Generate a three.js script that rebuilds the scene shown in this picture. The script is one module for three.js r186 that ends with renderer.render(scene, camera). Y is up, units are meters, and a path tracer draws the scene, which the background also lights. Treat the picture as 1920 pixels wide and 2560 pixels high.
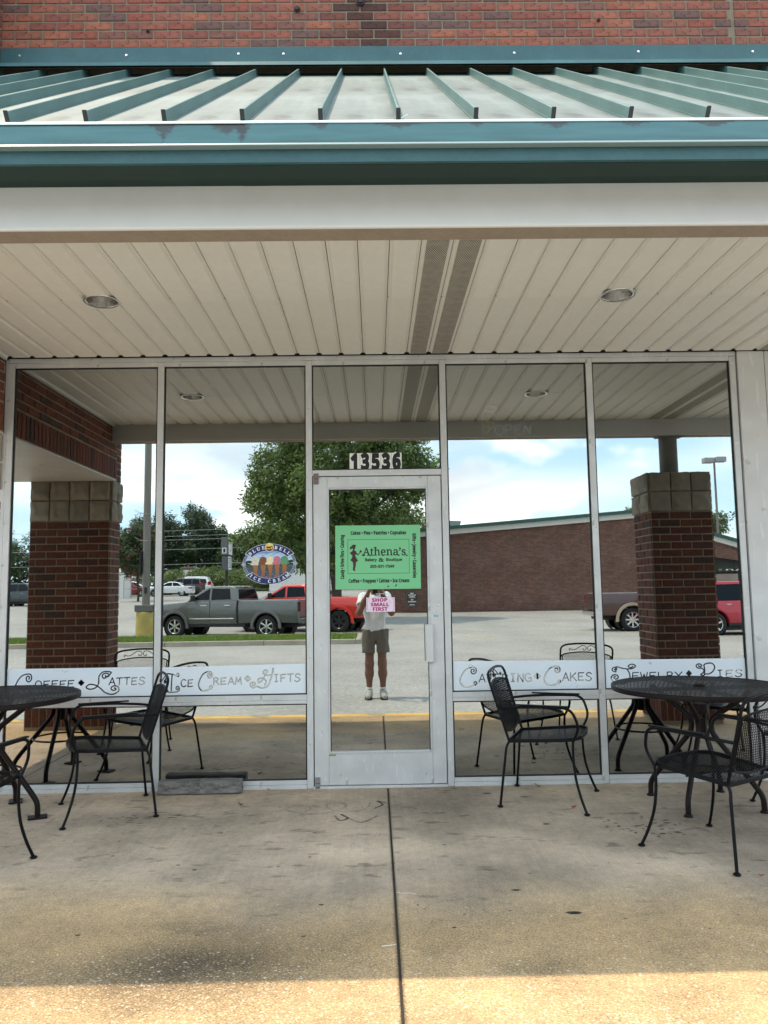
import * as THREE from 'three';
import { mergeGeometries, mergeVertices, toCreasedNormals } from 'three/addons/utils/BufferGeometryUtils.js';
import { ConvexGeometry } from 'three/addons/geometries/ConvexGeometry.js';
import { RoundedBoxGeometry } from 'three/addons/geometries/RoundedBoxGeometry.js';
import { ImprovedNoise } from 'three/addons/math/ImprovedNoise.js';
import { TessellateModifier } from 'three/addons/modifiers/TessellateModifier.js';
import { Brush, Evaluator, SUBTRACTION } from 'three-bvh-csg';

// ---------------------------------------------------------------- camera, sky, sun, exposure
const scene = new THREE.Scene();
const camera = new THREE.PerspectiveCamera(67.31, 0.75, 0.02, 900);
camera.rotation.order = 'YXZ';
camera.position.set(0, 1.355, 5.426);
camera.rotation.set(0.0991, -0.0132, -0.0146);
const renderer = new THREE.WebGLRenderer({ antialias: true });
renderer.toneMapping = THREE.LinearToneMapping;
renderer.toneMappingExposure = 3.0;
renderer.shadowMap.enabled = true;
const SUN = new THREE.Vector3(-0.36, 0.933, 0.0105).normalize();
const sun = new THREE.DirectionalLight(0xffedd2, 2.0);
sun.position.copy(SUN).multiplyScalar(60); sun.castShadow = true;
Object.assign(sun.shadow.camera, { left: -40, right: 40, top: 40, bottom: -40, near: 1, far: 160 });
sun.shadow.mapSize.set(2048, 2048);
scene.add(sun, sun.target);

const perlin = new ImprovedNoise();
const fbm = (x, y, z, o = 4) => { let s = 0, a = 0.5; for (let i = 0; i < o; i++) { s += a * perlin.noise(x, y, z); x *= 2.03; y *= 2.03; z *= 2.03; a *= 0.5; } return s; };
const clamp = THREE.MathUtils.clamp, lerp = THREE.MathUtils.lerp, sstep = (x, a, b) => THREE.MathUtils.smoothstep(x, a, b);
{
  const W = 2048, H = 1024, data = new Float32Array(W * H * 4);
  for (let j = 0; j < H; j++) {
    const el = ((j + 0.5) / H - 0.5) * Math.PI, y = Math.sin(el), c = Math.cos(el);
    for (let i = 0; i < W; i++) {
      const az = ((i + 0.5) / W - 0.5) * 2 * Math.PI, x = Math.cos(az) * c, z = Math.sin(az) * c, o = (j * W + i) * 4;
      const up = Math.max(0, y), h = Math.pow(1 - up, 5);
      let r = lerp(0.34, 0.6, h), g = lerp(0.56, 0.82, h), b = lerp(0.78, 0.92, h);
      if (y > -0.02) {
        // heaped clouds: they flatten towards the horizon, soft streaks between them
        const k = 5.2, n = fbm(x * k, y * k * 2.3 + 3.1, z * k, 6), n2 = fbm(x * 2.3 + 7, y * 11 + 1, z * 2.3, 5);
        const heap = sstep(n, 0.0, 0.2), veil = sstep(n2, -0.3, 0.4) * 0.62;
        const shade = 1 - 0.34 * sstep(fbm(x * k, (y - 0.05) * k * 2.3 + 3.1, z * k, 4), 0.04, 0.4);
        const a = clamp(heap * 0.95 + veil * (1 - heap), 0, 1);
        r = lerp(r, 1.04 * shade, a); g = lerp(g, 1.07 * shade, a); b = lerp(b, 1.07 * (shade * 0.9 + 0.1), a);
      }
      data[o] = r; data[o + 1] = g; data[o + 2] = b; data[o + 3] = 1;
    }
  }
  const t = new THREE.DataTexture(data, W, H, THREE.RGBAFormat, THREE.FloatType);
  t.mapping = THREE.EquirectangularReflectionMapping; t.magFilter = THREE.LinearFilter; t.needsUpdate = true;
  scene.background = t; scene.environment = t;
}

// ---------------------------------------------------------------- helpers
let seed = 7;
const rnd = () => { seed = (seed * 1664525 + 1013904223) >>> 0; return seed / 4294967296; };
const rr = (a, b) => a + (b - a) * rnd();
const names = {};
const numbered = (n) => { const k = (names[n] = (names[n] ?? -1) + 1); return k ? n + '_' + String(k).padStart(3, '0') : n; };
function tag(o, label, category, group, kind) {
  if (label) o.userData.label = label;
  if (category) o.userData.category = category;
  if (group) o.userData.group = group;
  if (kind) o.userData.kind = kind;
  return o;
}
function thing(name, label, category, pos = [0, 0, 0], turn = 0, group, kind) {
  const o = new THREE.Group(); o.name = numbered(name); o.position.set(...pos); o.rotation.y = turn; scene.add(o);
  return tag(o, label, category, group, kind);
}
function clean(g) {
  if (g.index) g = g.toNonIndexed();
  for (const k of Object.keys(g.attributes)) if (!['position', 'normal', 'uv'].includes(k)) g.deleteAttribute(k);
  if (!g.attributes.normal) g.computeVertexNormals();
  if (!g.attributes.uv) g.setAttribute('uv', new THREE.Float32BufferAttribute(new Float32Array(g.attributes.position.count * 2), 2));
  g.morphAttributes = {}; g.groups = [];
  return g;
}
const merge = (list) => (list = list.flat(Infinity), list.length === 1 ? clean(list[0]) : mergeGeometries(list.map(clean)));
// uv in metres, by the axis that each face looks along
function metric(g, s = 1) {
  g = clean(g);
  const p = g.attributes.position, uv = g.attributes.uv, a = new THREE.Vector3(), b = new THREE.Vector3(), c = new THREE.Vector3();
  for (let i = 0; i < p.count; i += 3) {
    a.fromBufferAttribute(p, i); b.fromBufferAttribute(p, i + 1); c.fromBufferAttribute(p, i + 2);
    const n = b.clone().sub(a).cross(c.clone().sub(a)), x = Math.abs(n.x), y = Math.abs(n.y), z = Math.abs(n.z);
    [a, b, c].forEach((v, k) => uv.setXY(i + k, ...(x >= y && x >= z ? [v.z * s, v.y * s] : y >= z ? [v.x * s, v.z * s] : [v.x * s, v.y * s])));
  }
  return g;
}
function mesh(name, geos, mat, parent) {
  const m = new THREE.Mesh(Array.isArray(geos) ? merge(geos) : geos, mat);
  m.name = parent ? name : numbered(name); m.castShadow = m.receiveShadow = true; (parent ?? scene).add(m);
  return m;
}
const box = (x0, x1, y0, y1, z0, z1) => new THREE.BoxGeometry(x1 - x0, y1 - y0, z1 - z0).translate((x0 + x1) / 2, (y0 + y1) / 2, (z0 + z1) / 2);
const rbox = (x0, x1, y0, y1, z0, z1, r = 0.006, s = 2) => new RoundedBoxGeometry(x1 - x0, y1 - y0, z1 - z0, s, r).translate((x0 + x1) / 2, (y0 + y1) / 2, (z0 + z1) / 2);
function chamfer(w, h, d, b) {
  const pts = [];
  for (const x of [-1, 1]) for (const y of [-1, 1]) for (const z of [-1, 1]) {
    pts.push(new THREE.Vector3(x * w / 2, y * (h / 2 - b), z * (d / 2 - b)), new THREE.Vector3(x * (w / 2 - b), y * h / 2, z * (d / 2 - b)), new THREE.Vector3(x * (w / 2 - b), y * (h / 2 - b), z * d / 2));
  }
  return new ConvexGeometry(pts);
}
const v3 = (a) => new THREE.Vector3(...a);
// a pipe through points with rounded bends
function pipe(points, r, bend = 0.04, seg = 24, radial = 8, closed = false) {
  const P = points.map(v3), path = new THREE.CurvePath();
  let from = P[0];
  for (let i = 1; i < P.length - 1; i++) {
    const a = P[i - 1].clone().sub(P[i]), b = P[i + 1].clone().sub(P[i]), k = Math.min(bend, a.length() * 0.48, b.length() * 0.48);
    const p = P[i].clone().addScaledVector(a.normalize(), k), q = P[i].clone().addScaledVector(b.normalize(), k);
    if (from.distanceTo(p) > 1e-5) path.add(new THREE.LineCurve3(from, p));
    path.add(new THREE.QuadraticBezierCurve3(p, P[i], q)); from = q;
  }
  path.add(new THREE.LineCurve3(from, P[P.length - 1]));
  return new THREE.TubeGeometry(path, seg, r, radial, closed);
}
const spline = (points, r, seg = 24, radial = 6, closed = false) => new THREE.TubeGeometry(new THREE.CatmullRomCurve3(points.map(v3), closed), seg, r, radial, closed);
const cyl = (r0, r1, h, n = 20, open = false) => new THREE.CylinderGeometry(r1, r0, h, n, 1, open).translate(0, h / 2, 0);
// a profile in (z, y) drawn along x
function alongX(profile, x0, x1, closed = true) {
  const s = new THREE.Shape(profile.map(([z, y]) => new THREE.Vector2(z, y)));
  return new THREE.ExtrudeGeometry(s, { depth: x1 - x0, bevelEnabled: false }).rotateY(Math.PI / 2).scale(1, 1, -1).translate(x0, 0, 0);
}
function flip(g) { g = clean(g); for (const k of Object.keys(g.attributes)) { const a = g.attributes[k], n = a.itemSize; for (let i = 0; i < a.count; i += 3) for (let c = 0; c < n; c++) { const t = a.array[(i + 1) * n + c]; a.array[(i + 1) * n + c] = a.array[(i + 2) * n + c]; a.array[(i + 2) * n + c] = t; } } g.computeVertexNormals(); return g; }

// ---------------------------------------------------------------- computed textures
function tex(w, h, fn, { srgb = true, repeat = true } = {}) {
  const d = new Uint8Array(w * h * 4);
  for (let y = 0; y < h; y++) for (let x = 0; x < w; x++) { const c = fn(x / w, y / h, x, y), o = (y * w + x) * 4; d[o] = clamp(c[0], 0, 1) * 255; d[o + 1] = clamp(c[1], 0, 1) * 255; d[o + 2] = clamp(c[2], 0, 1) * 255; d[o + 3] = 255; }
  const t = new THREE.DataTexture(d, w, h); t.magFilter = THREE.LinearFilter; t.minFilter = THREE.LinearMipmapLinearFilter; t.generateMipmaps = true;
  if (repeat) t.wrapS = t.wrapT = THREE.RepeatWrapping;
  if (srgb) t.colorSpace = THREE.SRGBColorSpace;
  t.needsUpdate = true; return t;
}
// noise on a torus, so that it tiles: x, y in 0..1, f whole cells
function tn(x, y, f, o = 4, s = 0) {
  let v = 0, a = 0.5;
  for (let i = 0; i < o; i++) {
    const X = x * f, Y = y * f, ix = Math.floor(X), iy = Math.floor(Y), fx = X - ix, fy = Y - iy, u = fx * fx * (3 - 2 * fx), w = fy * fy * (3 - 2 * fy);
    const q = (i2, j2) => { let n = ((((i2 % f) + f) % f) * 374761393 + (((j2 % f) + f) % f) * 668265263 + (s + i * 17) * 1442695) | 0; n = Math.imul(n ^ (n >>> 13), 1274126177); return ((n ^ (n >>> 16)) >>> 0) / 4294967296; };
    v += a * (lerp(lerp(q(ix, iy), q(ix + 1, iy), u), lerp(q(ix, iy + 1), q(ix + 1, iy + 1), u), w) - 0.5) * 2; f *= 2; a *= 0.5;
  }
  return v;
}
const rep = (t, x, y = x) => { t = t.clone(); t.repeat.set(x, y); t.needsUpdate = true; return t; };
const std = (o) => new THREE.MeshStandardMaterial(o), phy = (o) => new THREE.MeshPhysicalMaterial(o);
const lin = (r, g, b) => new THREE.Color().setRGB(r, g, b);
const grain = tex(512, 512, (x, y) => { const n = 0.5 + 0.5 * tn(x, y, 64, 3, 1) + 0.25 * tn(x, y, 8, 3, 2); return [n, n, n]; }, { srgb: false });
const mottle = tex(512, 512, (x, y) => { const n = 0.93 + 0.1 * tn(x, y, 4, 5, 3) + 0.05 * tn(x, y, 64, 2, 4); return [n, n * 0.995, n * 0.985]; });
const faint = tex(256, 256, (x, y) => { const n = 0.975 + 0.03 * tn(x, y, 4, 4, 13) + 0.015 * tn(x, y, 40, 2, 14); return [n, n * 0.998, n * 0.992]; });
const wavy = tex(256, 256, (x, y) => { const n = 0.5 + 0.5 * tn(x, y, 3, 2, 15); return [n, n, n]; }, { srgb: false });
const streaks = tex(512, 512, (x, y) => { const n = 0.94 + 0.06 * tn(x, y * 0.06, 48, 4, 5) + 0.05 * tn(x, y, 5, 4, 6); return [n, n, n]; });
const metalWear = tex(512, 512, (x, y) => { const n = 0.95 + 0.05 * tn(x, y, 6, 5, 8), sc = sstep(tn(x, y * 0.25, 40, 3, 9), 0.42, 0.7) * 0.12, dk = sstep(tn(x, y, 14, 4, 10), 0.45, 0.75) * 0.16; return [n + sc - dk, n + sc - dk, n + sc - dk * 1.2]; });

// ---------------------------------------------------------------- materials
const M = {
  alu: std({ color: lin(0.66, 0.66, 0.65), map: rep(metalWear, 1.7), roughness: 0.42, metalness: 0.25 }),
  aluDark: std({ color: lin(0.3, 0.3, 0.3), roughness: 0.4, metalness: 0.6 }),
  gasket: std({ color: lin(0.008, 0.008, 0.008), roughness: 0.6 }),
  glass: std({ color: lin(0.53, 0.545, 0.53), roughness: 0, metalness: 1, transparent: true, opacity: 0.72, bumpMap: rep(wavy, 0.8), bumpScale: 0.00004 }),
  soffit: std({ color: lin(0.8, 0.778, 0.722), map: rep(faint, 0.9), roughness: 0.5 }),
  beam: std({ color: lin(0.64, 0.635, 0.62), map: rep(faint, 0.5), roughness: 0.5 }),
  panel: std({ color: lin(0.68, 0.67, 0.66), map: rep(metalWear, 0.8), roughness: 0.42 }),
  teal: phy({ color: lin(0.042, 0.11, 0.12), map: rep(mottle, 1.3), roughness: 0.45, specularIntensity: 0.6 }),
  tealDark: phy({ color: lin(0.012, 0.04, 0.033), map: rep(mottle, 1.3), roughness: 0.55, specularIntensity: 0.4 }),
  seam: std({ color: lin(0.095, 0.185, 0.182), map: rep(mottle, 2), roughness: 0.45 }),
  hem: std({ color: lin(0.55, 0.62, 0.62), roughness: 0.4 }),
  lip: std({ color: lin(0.2, 0.27, 0.27), roughness: 0.45 }),
  pan: std({ color: lin(0.165, 0.195, 0.178), roughness: 0.6 }),
  black: std({ color: lin(0.012, 0.012, 0.012), roughness: 0.6 }),
  chair: phy({ color: lin(0.003, 0.0034, 0.0045), roughness: 0.38, specularIntensity: 0.32, bumpMap: rep(grain, 6), bumpScale: 0.0004 }),
  table: phy({ color: lin(0.011, 0.006, 0.0052), roughness: 0.42, specularIntensity: 0.34, bumpMap: rep(grain, 6), bumpScale: 0.0006 }),
  wallMortar: std({ color: lin(0.23, 0.185, 0.13), map: rep(mottle, 2), bumpMap: rep(grain, 3), bumpScale: 0.003, roughness: 0.95 }),
  mortar: std({ color: lin(0.36, 0.3, 0.22), map: rep(mottle, 2), bumpMap: rep(grain, 3), bumpScale: 0.003, roughness: 0.95 }),
  chrome: std({ color: lin(0.75, 0.75, 0.74), roughness: 0.12, metalness: 1 }),
  brushed: std({ color: lin(0.82, 0.8, 0.77), map: rep(streaks, 4, 1), roughness: 0.25, metalness: 1 }),
  steel: std({ color: lin(0.2, 0.19, 0.18), map: mottle, roughness: 0.6 }),
  tyre: std({ color: lin(0.016, 0.016, 0.016), roughness: 0.85 }),
  darkGlass: phy({ color: lin(0.006, 0.009, 0.012), roughness: 0.06, specularIntensity: 0.4 }),
  white: std({ color: lin(0.75, 0.75, 0.73), roughness: 0.6 }),
  dark: std({ color: lin(0.02, 0.02, 0.022), roughness: 0.7 }),
  green: std({ color: lin(0.02, 0.1, 0.08), roughness: 0.5 }),
};
const brickMap = tex(256, 256, (x, y) => { const n = 0.86 + 0.16 * tn(x, y, 6, 5, 21) + 0.1 * tn(x, y, 40, 3, 22), d = sstep(tn(x, y, 10, 3, 23), 0.35, 0.6) * 0.25; return [n - d, n - d, n - d]; });
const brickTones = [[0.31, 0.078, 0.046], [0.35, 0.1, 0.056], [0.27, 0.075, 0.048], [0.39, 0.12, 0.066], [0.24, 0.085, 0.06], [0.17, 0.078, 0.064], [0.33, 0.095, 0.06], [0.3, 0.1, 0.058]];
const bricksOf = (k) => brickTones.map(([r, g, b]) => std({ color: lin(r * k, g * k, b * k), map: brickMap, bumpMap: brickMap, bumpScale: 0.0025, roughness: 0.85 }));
const BR = bricksOf(0.88), BRdark = bricksOf(0.25), BRmid = bricksOf(0.62), BRpillarShade = bricksOf(0.46), BRlintel = bricksOf(0.66);  // pillar copy is darker: backlit shade put into the brick colour
// ---------------------------------------------------------------- the setting: pavement, car park, ground
const lotY = (z) => -0.2 - 0.011 * (Math.min(z, 14) - 3.1) + (z > 26 ? 0.025 * (Math.min(z, 130) - 26) : 0);
{
  // one sheet of concrete, 7.4 m by 3.2 m: broom marks by the shop, washed-out gravel and a golden stain towards the kerb
  const W = 2048, H = 1024, X0 = -3.7, X1 = 3.7, Z1 = 2.94;
  const pebble = []; let s0 = 11; const pr = () => { s0 = (s0 * 1664525 + 1013904223) >>> 0; return s0 / 4294967296; };
  const spots = [[0.811, 2.084, 0.032, 0.014, 0.85], [0.615, 1.832, 0.022, 0.012, 0.8], [0.963, 0.879, 0.02, 0.012, 0.7], [-0.25, 1.95, 0.012, 0.008, 0.7], [0.3, 2.2, 0.01, 0.008, 0.7], [-0.3, 2.25, 0.012, 0.006, 0.6], [-0.9, 1.5, 0.014, 0.01, 0.6], [-0.35, 1.35, 0.01, 0.007, 0.55], [1.9, 1.9, 0.018, 0.01, 0.6], [0.35, 1.2, 0.009, 0.007, 0.55], [-1.2, 2.2, 0.012, 0.007, 0.6], [0.72, 0.2, 0.03, 0.02, 0.5], [0.95, 0.3, 0.03, 0.015, 0.45]];
  for (let i = 0; i < 70; i++) spots.push([lerp(-2.6, 2.6, pr()), lerp(0.05, 2.4, pr()), 0.004 + 0.012 * pr() * pr(), 0.003 + 0.008 * pr() * pr(), 0.35 + 0.3 * pr()]);
  for (let i = 0; i < 46; i++) { const a = pr() * 6.28, r = Math.pow(pr(), 0.7) * 0.24; spots.push([1.5 + Math.cos(a) * r, 0.95 + Math.sin(a) * r * 0.9, 0.006 + 0.02 * pr() * pr(), 0.005 + 0.012 * pr() * pr(), 0.3 + 0.4 * pr()]); }
  for (let i = 0; i < 30; i++) { const a = pr() * 6.28, r = Math.pow(pr(), 0.7) * 0.3; spots.push([-1.4 + Math.cos(a) * r, 0.62 + Math.sin(a) * r * 0.4, 0.01 + 0.03 * pr() * pr(), 0.005 + 0.012 * pr() * pr(), 0.2 + 0.25 * pr()]); }
  const col = new Float32Array(W * H * 3), bump = new Float32Array(W * H);
  const g3 = (x, z, cx, cz, rx, rz) => Math.exp(-(((x - cx) / rx) ** 2) - ((z - cz) / rz) ** 2);
  for (let j = 0; j < H; j++) for (let i = 0; i < W; i++) {
    const x = lerp(X0, X1, (i + 0.5) / W), z = Z1 * (1 - (j + 0.5) / H), o = (j * W + i);
    const big = fbm(x * 0.8, z * 0.9, 1.3, 4), mid = fbm(x * 3.1, z * 3.4, 5.1, 4), fine = fbm(x * 22, z * 22, 2.2, 3), broom = perlin.noise(x * 95, z * 2.2, 0.5) * 0.5 + perlin.noise(x * 48, z * 1.4, 3.5) * 0.4;
    const gold = sstep(z + big * 0.5 + mid * 0.14, 1.55, 2.35);
    let r = lerp(0.69, 0.638, gold), g = lerp(0.617, 0.532, gold), b = lerp(0.535, 0.39, gold);
    const warm = sstep(1.0 - z + big * 0.6, 0.2, 1.1) * 0.5; r = lerp(r, 0.68, warm); g = lerp(g, 0.59, warm); b = lerp(b, 0.485, warm);
    let v = 1 + 0.22 * mid + 0.27 * big + 0.1 * fine + 0.055 * broom * (1 - gold * 0.7);
    v -= 0.44 * g3(x, z, -0.66, 2.46, 0.34, 0.2) * (0.8 + mid) + 0.2 * g3(x, z, -1.6, 2.55, 0.9, 0.16);
    v -= 0.2 * g3(x, z, 0.62, 1.62, 0.34, 0.26) + 0.12 * g3(x, z, 0.35, 0.6, 0.32, 0.5) + 0.13 * g3(x, z, -1.45, 0.62, 0.35, 0.14) + 0.1 * g3(x, z, 2, 1.1, 0.5, 0.6);
    v -= 0.16 * sstep(fbm(x * 1.6 + 9, z * 2.6, 8, 4), 0.1, 0.5) * gold;
    v += 0.1 * g3(x, z, 1.1, 1.5, 0.5, 0.22) + 0.09 * g3(x, z, -0.3, 1.1, 0.5, 0.3);
    const scuff = sstep(fbm(x * 7, z * 16, 4.4, 4), 0.2, 0.42) * 0.2 * (1 - gold) + sstep(fbm(x * 14 + 3, z * 30, 6.4, 3), 0.22, 0.4) * 0.16 * (1 - gold) * sstep(-x, -0.4, 1.2);
    v -= scuff;
    // dark sealant line seams beside the joint
    const dj = Math.abs(x - 0.071 + 0.004 * perlin.noise(1, z * 3, 2)); v *= lerp(0.72, 1, sstep(dj, 0.004, 0.014 + 0.006 * gold));
    bump[o] = 0.5 + 0.2 * fine + 0.14 * broom * (1 - gold) + 0.12 * perlin.noise(x * 160, z * 160, 1) * (0.3 + gold);
    const speck = perlin.noise(x * 150, z * 150, 7) * (0.1 + 0.16 * gold) + (pr() - 0.5) * (0.16 + 0.2 * gold); v += speck;
    col[o * 3] = r * v; col[o * 3 + 1] = g * v; col[o * 3 + 2] = b * v;
  }
  const px = (x) => (x - X0) / (X1 - X0) * W, pz = (z) => (1 - z / Z1) * H, kx = W / (X1 - X0), kz = H / Z1;
  const blot = (x, z, rx, rz, fn) => { for (let j = Math.max(0, Math.floor(pz(z) - rz * kz - 1)); j <= Math.min(H - 1, pz(z) + rz * kz + 1); j++) for (let i = Math.max(0, Math.floor(px(x) - rx * kx - 1)); i <= Math.min(W - 1, px(x) + rx * kx + 1); i++) { const d = Math.hypot((i + 0.5 - px(x)) / (rx * kx + 0.01), (j + 0.5 - pz(z)) / (rz * kz + 0.01)); if (d < 1.3) fn(j * W + i, d); } };
  for (const [x, z, rx, rz, a] of spots) blot(x, z, rx, rz, (o, d) => { const k = 1 - a * (1 - sstep(d + 0.5 * perlin.noise(o * 0.013, x * 9, z * 7), 0.7, 1.15)); for (let c = 0; c < 3; c++) col[o * 3 + c] *= k; });
  // pale pebbles laid bare near the kerb
  for (let i = 0; i < 30000; i++) {
    const x = lerp(X0, X1, pr()), z = lerp(1.5, Z1, Math.pow(pr(), 0.42)), big = fbm(x * 1.3, z * 1.6, 12, 3);
    const pStay = sstep(z, 1.7, 2.85) * (0.3 + 0.9 * sstep(big, -0.05, 0.3)) + 0.75 * g3(x, z, -0.75, 2.55, 0.5, 0.22) + 0.3 * sstep(z, 2.5, 2.8);
    if (pr() > pStay) continue;
    const r = 0.0022 + 0.0055 * pr() * pr() * pr(), w = 0.62 + 0.3 * pr(), t = pr();
    blot(x, z, r * (0.8 + 0.5 * pr()), r, (o, d) => { const k = (1 - sstep(d, 0.6, 1.1)) * 0.72; col[o * 3] = lerp(col[o * 3], w, k); col[o * 3 + 1] = lerp(col[o * 3 + 1], w * (t < 0.4 ? 0.9 : 0.96), k); col[o * 3 + 2] = lerp(col[o * 3 + 2], w * (t < 0.4 ? 0.72 : 0.9), k); bump[o] += 0.25 * k; });
  }
  // a scrawl of rubbed-in chalk before the door
  const stroke = (pts, a, w) => { const c = new THREE.CatmullRomCurve3(pts.map(([x, z]) => new THREE.Vector3(x, 0, z))); for (const p of c.getPoints(220)) blot(p.x, p.z, w, w, (o, d) => { const k = 1 - a * (1 - sstep(d, 0.2, 1.1)) * (0.6 + 0.8 * (0.5 + perlin.noise(p.x * 30, p.z * 30, 2))) * 0.15; col[o * 3] *= k; col[o * 3 + 1] *= k; col[o * 3 + 2] *= k; }); };
  stroke([[-0.58, 0.5], [-0.52, 0.4], [-0.42, 0.46], [-0.46, 0.56], [-0.56, 0.52], [-0.4, 0.6], [-0.28, 0.56], [-0.2, 0.44], [-0.24, 0.36], [-0.32, 0.4], [-0.28, 0.52], [-0.14, 0.56], [-0.06, 0.46], [-0.05, 0.36]], 1, 0.008);
  stroke([[-0.02, 0.5], [0.03, 0.42], [0.0, 0.34], [0.05, 0.38]], 0.9, 0.009);
  stroke([[-0.26, 0.64], [-0.22, 0.74], [-0.18, 0.7], [-0.22, 0.62], [-0.1, 0.78], [0, 0.66]], 0.8, 0.011);
  const map = tex(W, H, (u, v, i, j) => { const o = (j * W + i) * 3; return [col[o], col[o + 1], col[o + 2]]; }, { repeat: false });
  const bm = tex(W, H, (u, v, i, j) => { const b = bump[j * W + i]; return [b, b, b]; }, { srgb: false, repeat: false });
  const wet = std({ map, bumpMap: bm, bumpScale: 0.004, roughness: 0.92 });
  const walk = thing('sidewalk', 'stained concrete walk with a golden gravelly edge under the canopy', null, [0, 0, 0], 0, null, 'structure');
  const slabGeo = (x0, x1) => { const g = rbox(x0, x1, -0.3, 0, -0.06, 2.94, 0.006, 2), p = g.attributes.position, n = g.attributes.normal, uv = g.attributes.uv; for (let i = 0; i < p.count; i++) uv.setXY(i, (p.getX(i) - X0) / (X1 - X0), 1 - p.getZ(i) / Z1); return g; };
  mesh('slab', slabGeo(-2.62, 0.0665), wet, walk);
  mesh('slab', slabGeo(0.0755, 2.9), wet, walk);
  mesh('slab', slabGeo(-6.2, -2.628), wet, walk); mesh('slab', slabGeo(2.908, 6.2), wet, walk);
  mesh('joint_filler', [box(0.0665, 0.0755, -0.3, -0.005, -0.06, 2.94), box(-2.628, -2.62, -0.3, -0.005, -0.06, 2.94), box(2.9, 2.908, -0.3, -0.005, -0.06, 2.94)], std({ color: lin(0.07, 0.05, 0.035), map: rep(grain, 20), roughness: 1 }), walk);
  const yellow = tex(512, 512, (x, y) => { const n = tn(x, y, 8, 5, 31), wear = sstep(tn(x, y, 5, 5, 32), 0.12, 0.4); return [lerp(0.84, 0.62, wear) + n * 0.08, lerp(0.69, 0.55, wear) + n * 0.08, lerp(0.36, 0.43, wear) + n * 0.06]; });
  const kerb = thing('walk_kerb', 'yellow painted concrete kerb along the outer edge of the walk', null, [0, 0, 0], 0, null, 'structure');
  for (let k = 0; k < 4; k++) mesh('kerb_length', metric(rbox(-6.2 + k * 3.1, -3.104 + k * 3.1, -0.34, 0.002, 2.944, 3.1, 0.02, 3)), std({ map: rep(yellow, 0.8), bumpMap: rep(grain, 4), bumpScale: 0.003, roughness: 0.85 }), kerb);
}
{
  const asphalt = tex(1024, 1024, (x, y) => {
    const n = tn(x, y, 6, 5, 41), f = tn(x, y, 160, 2, 42), sp = sstep(tn(x, y, 220, 1, 43), 0.3, 0.5) * 0.14, cr = Math.abs(tn(x, y, 5, 5, 44));
    const crack = 1 - sstep(cr, 0, 0.006), v = 0.595 + 0.05 * n + 0.09 * f + sp - crack * 0.14;
    return [v, v * 0.99, v * 0.955];
  });
  const nx = 120, nz = 110, pos = [], uv = [], idx = [], colr = [];
  const zs = []; for (let j = 0; j <= nz; j++) zs.push(3.1 + 420 * Math.pow(j / nz, 2.6));
  const xs = []; for (let i = 0; i <= nx; i++) { const t = (i / nx) * 2 - 1; xs.push(Math.sign(t) * 300 * Math.pow(Math.abs(t), 2.2)); }
  for (const z of zs) for (const x of xs) {
    pos.push(x, lotY(z), z); uv.push(x / 6, z / 6);
    const w = 1 + 0.28 * fbm(x * 0.13, z * 0.13, 2, 4) + 0.2 * fbm(x * 0.6, z * 0.35, 6, 3); const far = sstep(z, 84, 92);
    colr.push(lerp(0.95 * w, 0.12, far), lerp(0.95 * w, 0.17, far), lerp(0.95 * w, 0.05, far));
  }
  for (let j = 0; j < nz; j++) for (let i = 0; i < nx; i++) { const a = j * (nx + 1) + i, b = a + 1, c = a + nx + 1, d = c + 1; idx.push(a, c, b, b, c, d); }
  const g = new THREE.BufferGeometry();
  g.setAttribute('position', new THREE.Float32BufferAttribute(pos, 3)); g.setAttribute('uv', new THREE.Float32BufferAttribute(uv, 2)); g.setAttribute('color', new THREE.Float32BufferAttribute(colr, 3)); g.setIndex(idx); g.computeVertexNormals();
  const lot = mesh('parking_lot', g, std({ map: asphalt, vertexColors: true, bumpMap: rep(asphalt, 1), bumpScale: 0.01, roughness: 0.9 }));
  tag(lot, 'pale worn asphalt of the car park, seen in the glass', null, null, 'structure');
  const gr = mesh('ground', box(-300, 300, -1.4, -0.9, -120, 3.0), std({ color: lin(0.2, 0.18, 0.15), roughness: 1 })); tag(gr, 'bare ground below the building', null, null, 'structure');
  // worn paint of the parking bays
  const worn = std({ color: lin(0.5, 0.42, 0.22), roughness: 0.9 });
  const bays = thing('bay_markings', 'faint worn yellow parking lines on the asphalt', null, [0, 0, 0], 0, null, 'structure');
  for (const [x, z, l, a] of [[12.3, 17.6, 1.5, 0.5], [7.6, 12.9, 1.3, -0.5], [3.4, 20.5, 2.2, 1.2], [-1.4, 14.8, 1.1, 0.2]]) { const m = mesh('painted_line', new THREE.BoxGeometry(l, 0.004, 0.1).translate(0, 0.003, 0), worn, bays); m.position.set(x, lotY(z) + 0.002, z); m.rotation.y = a; m.rotation.x = 0.0; }
}
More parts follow.
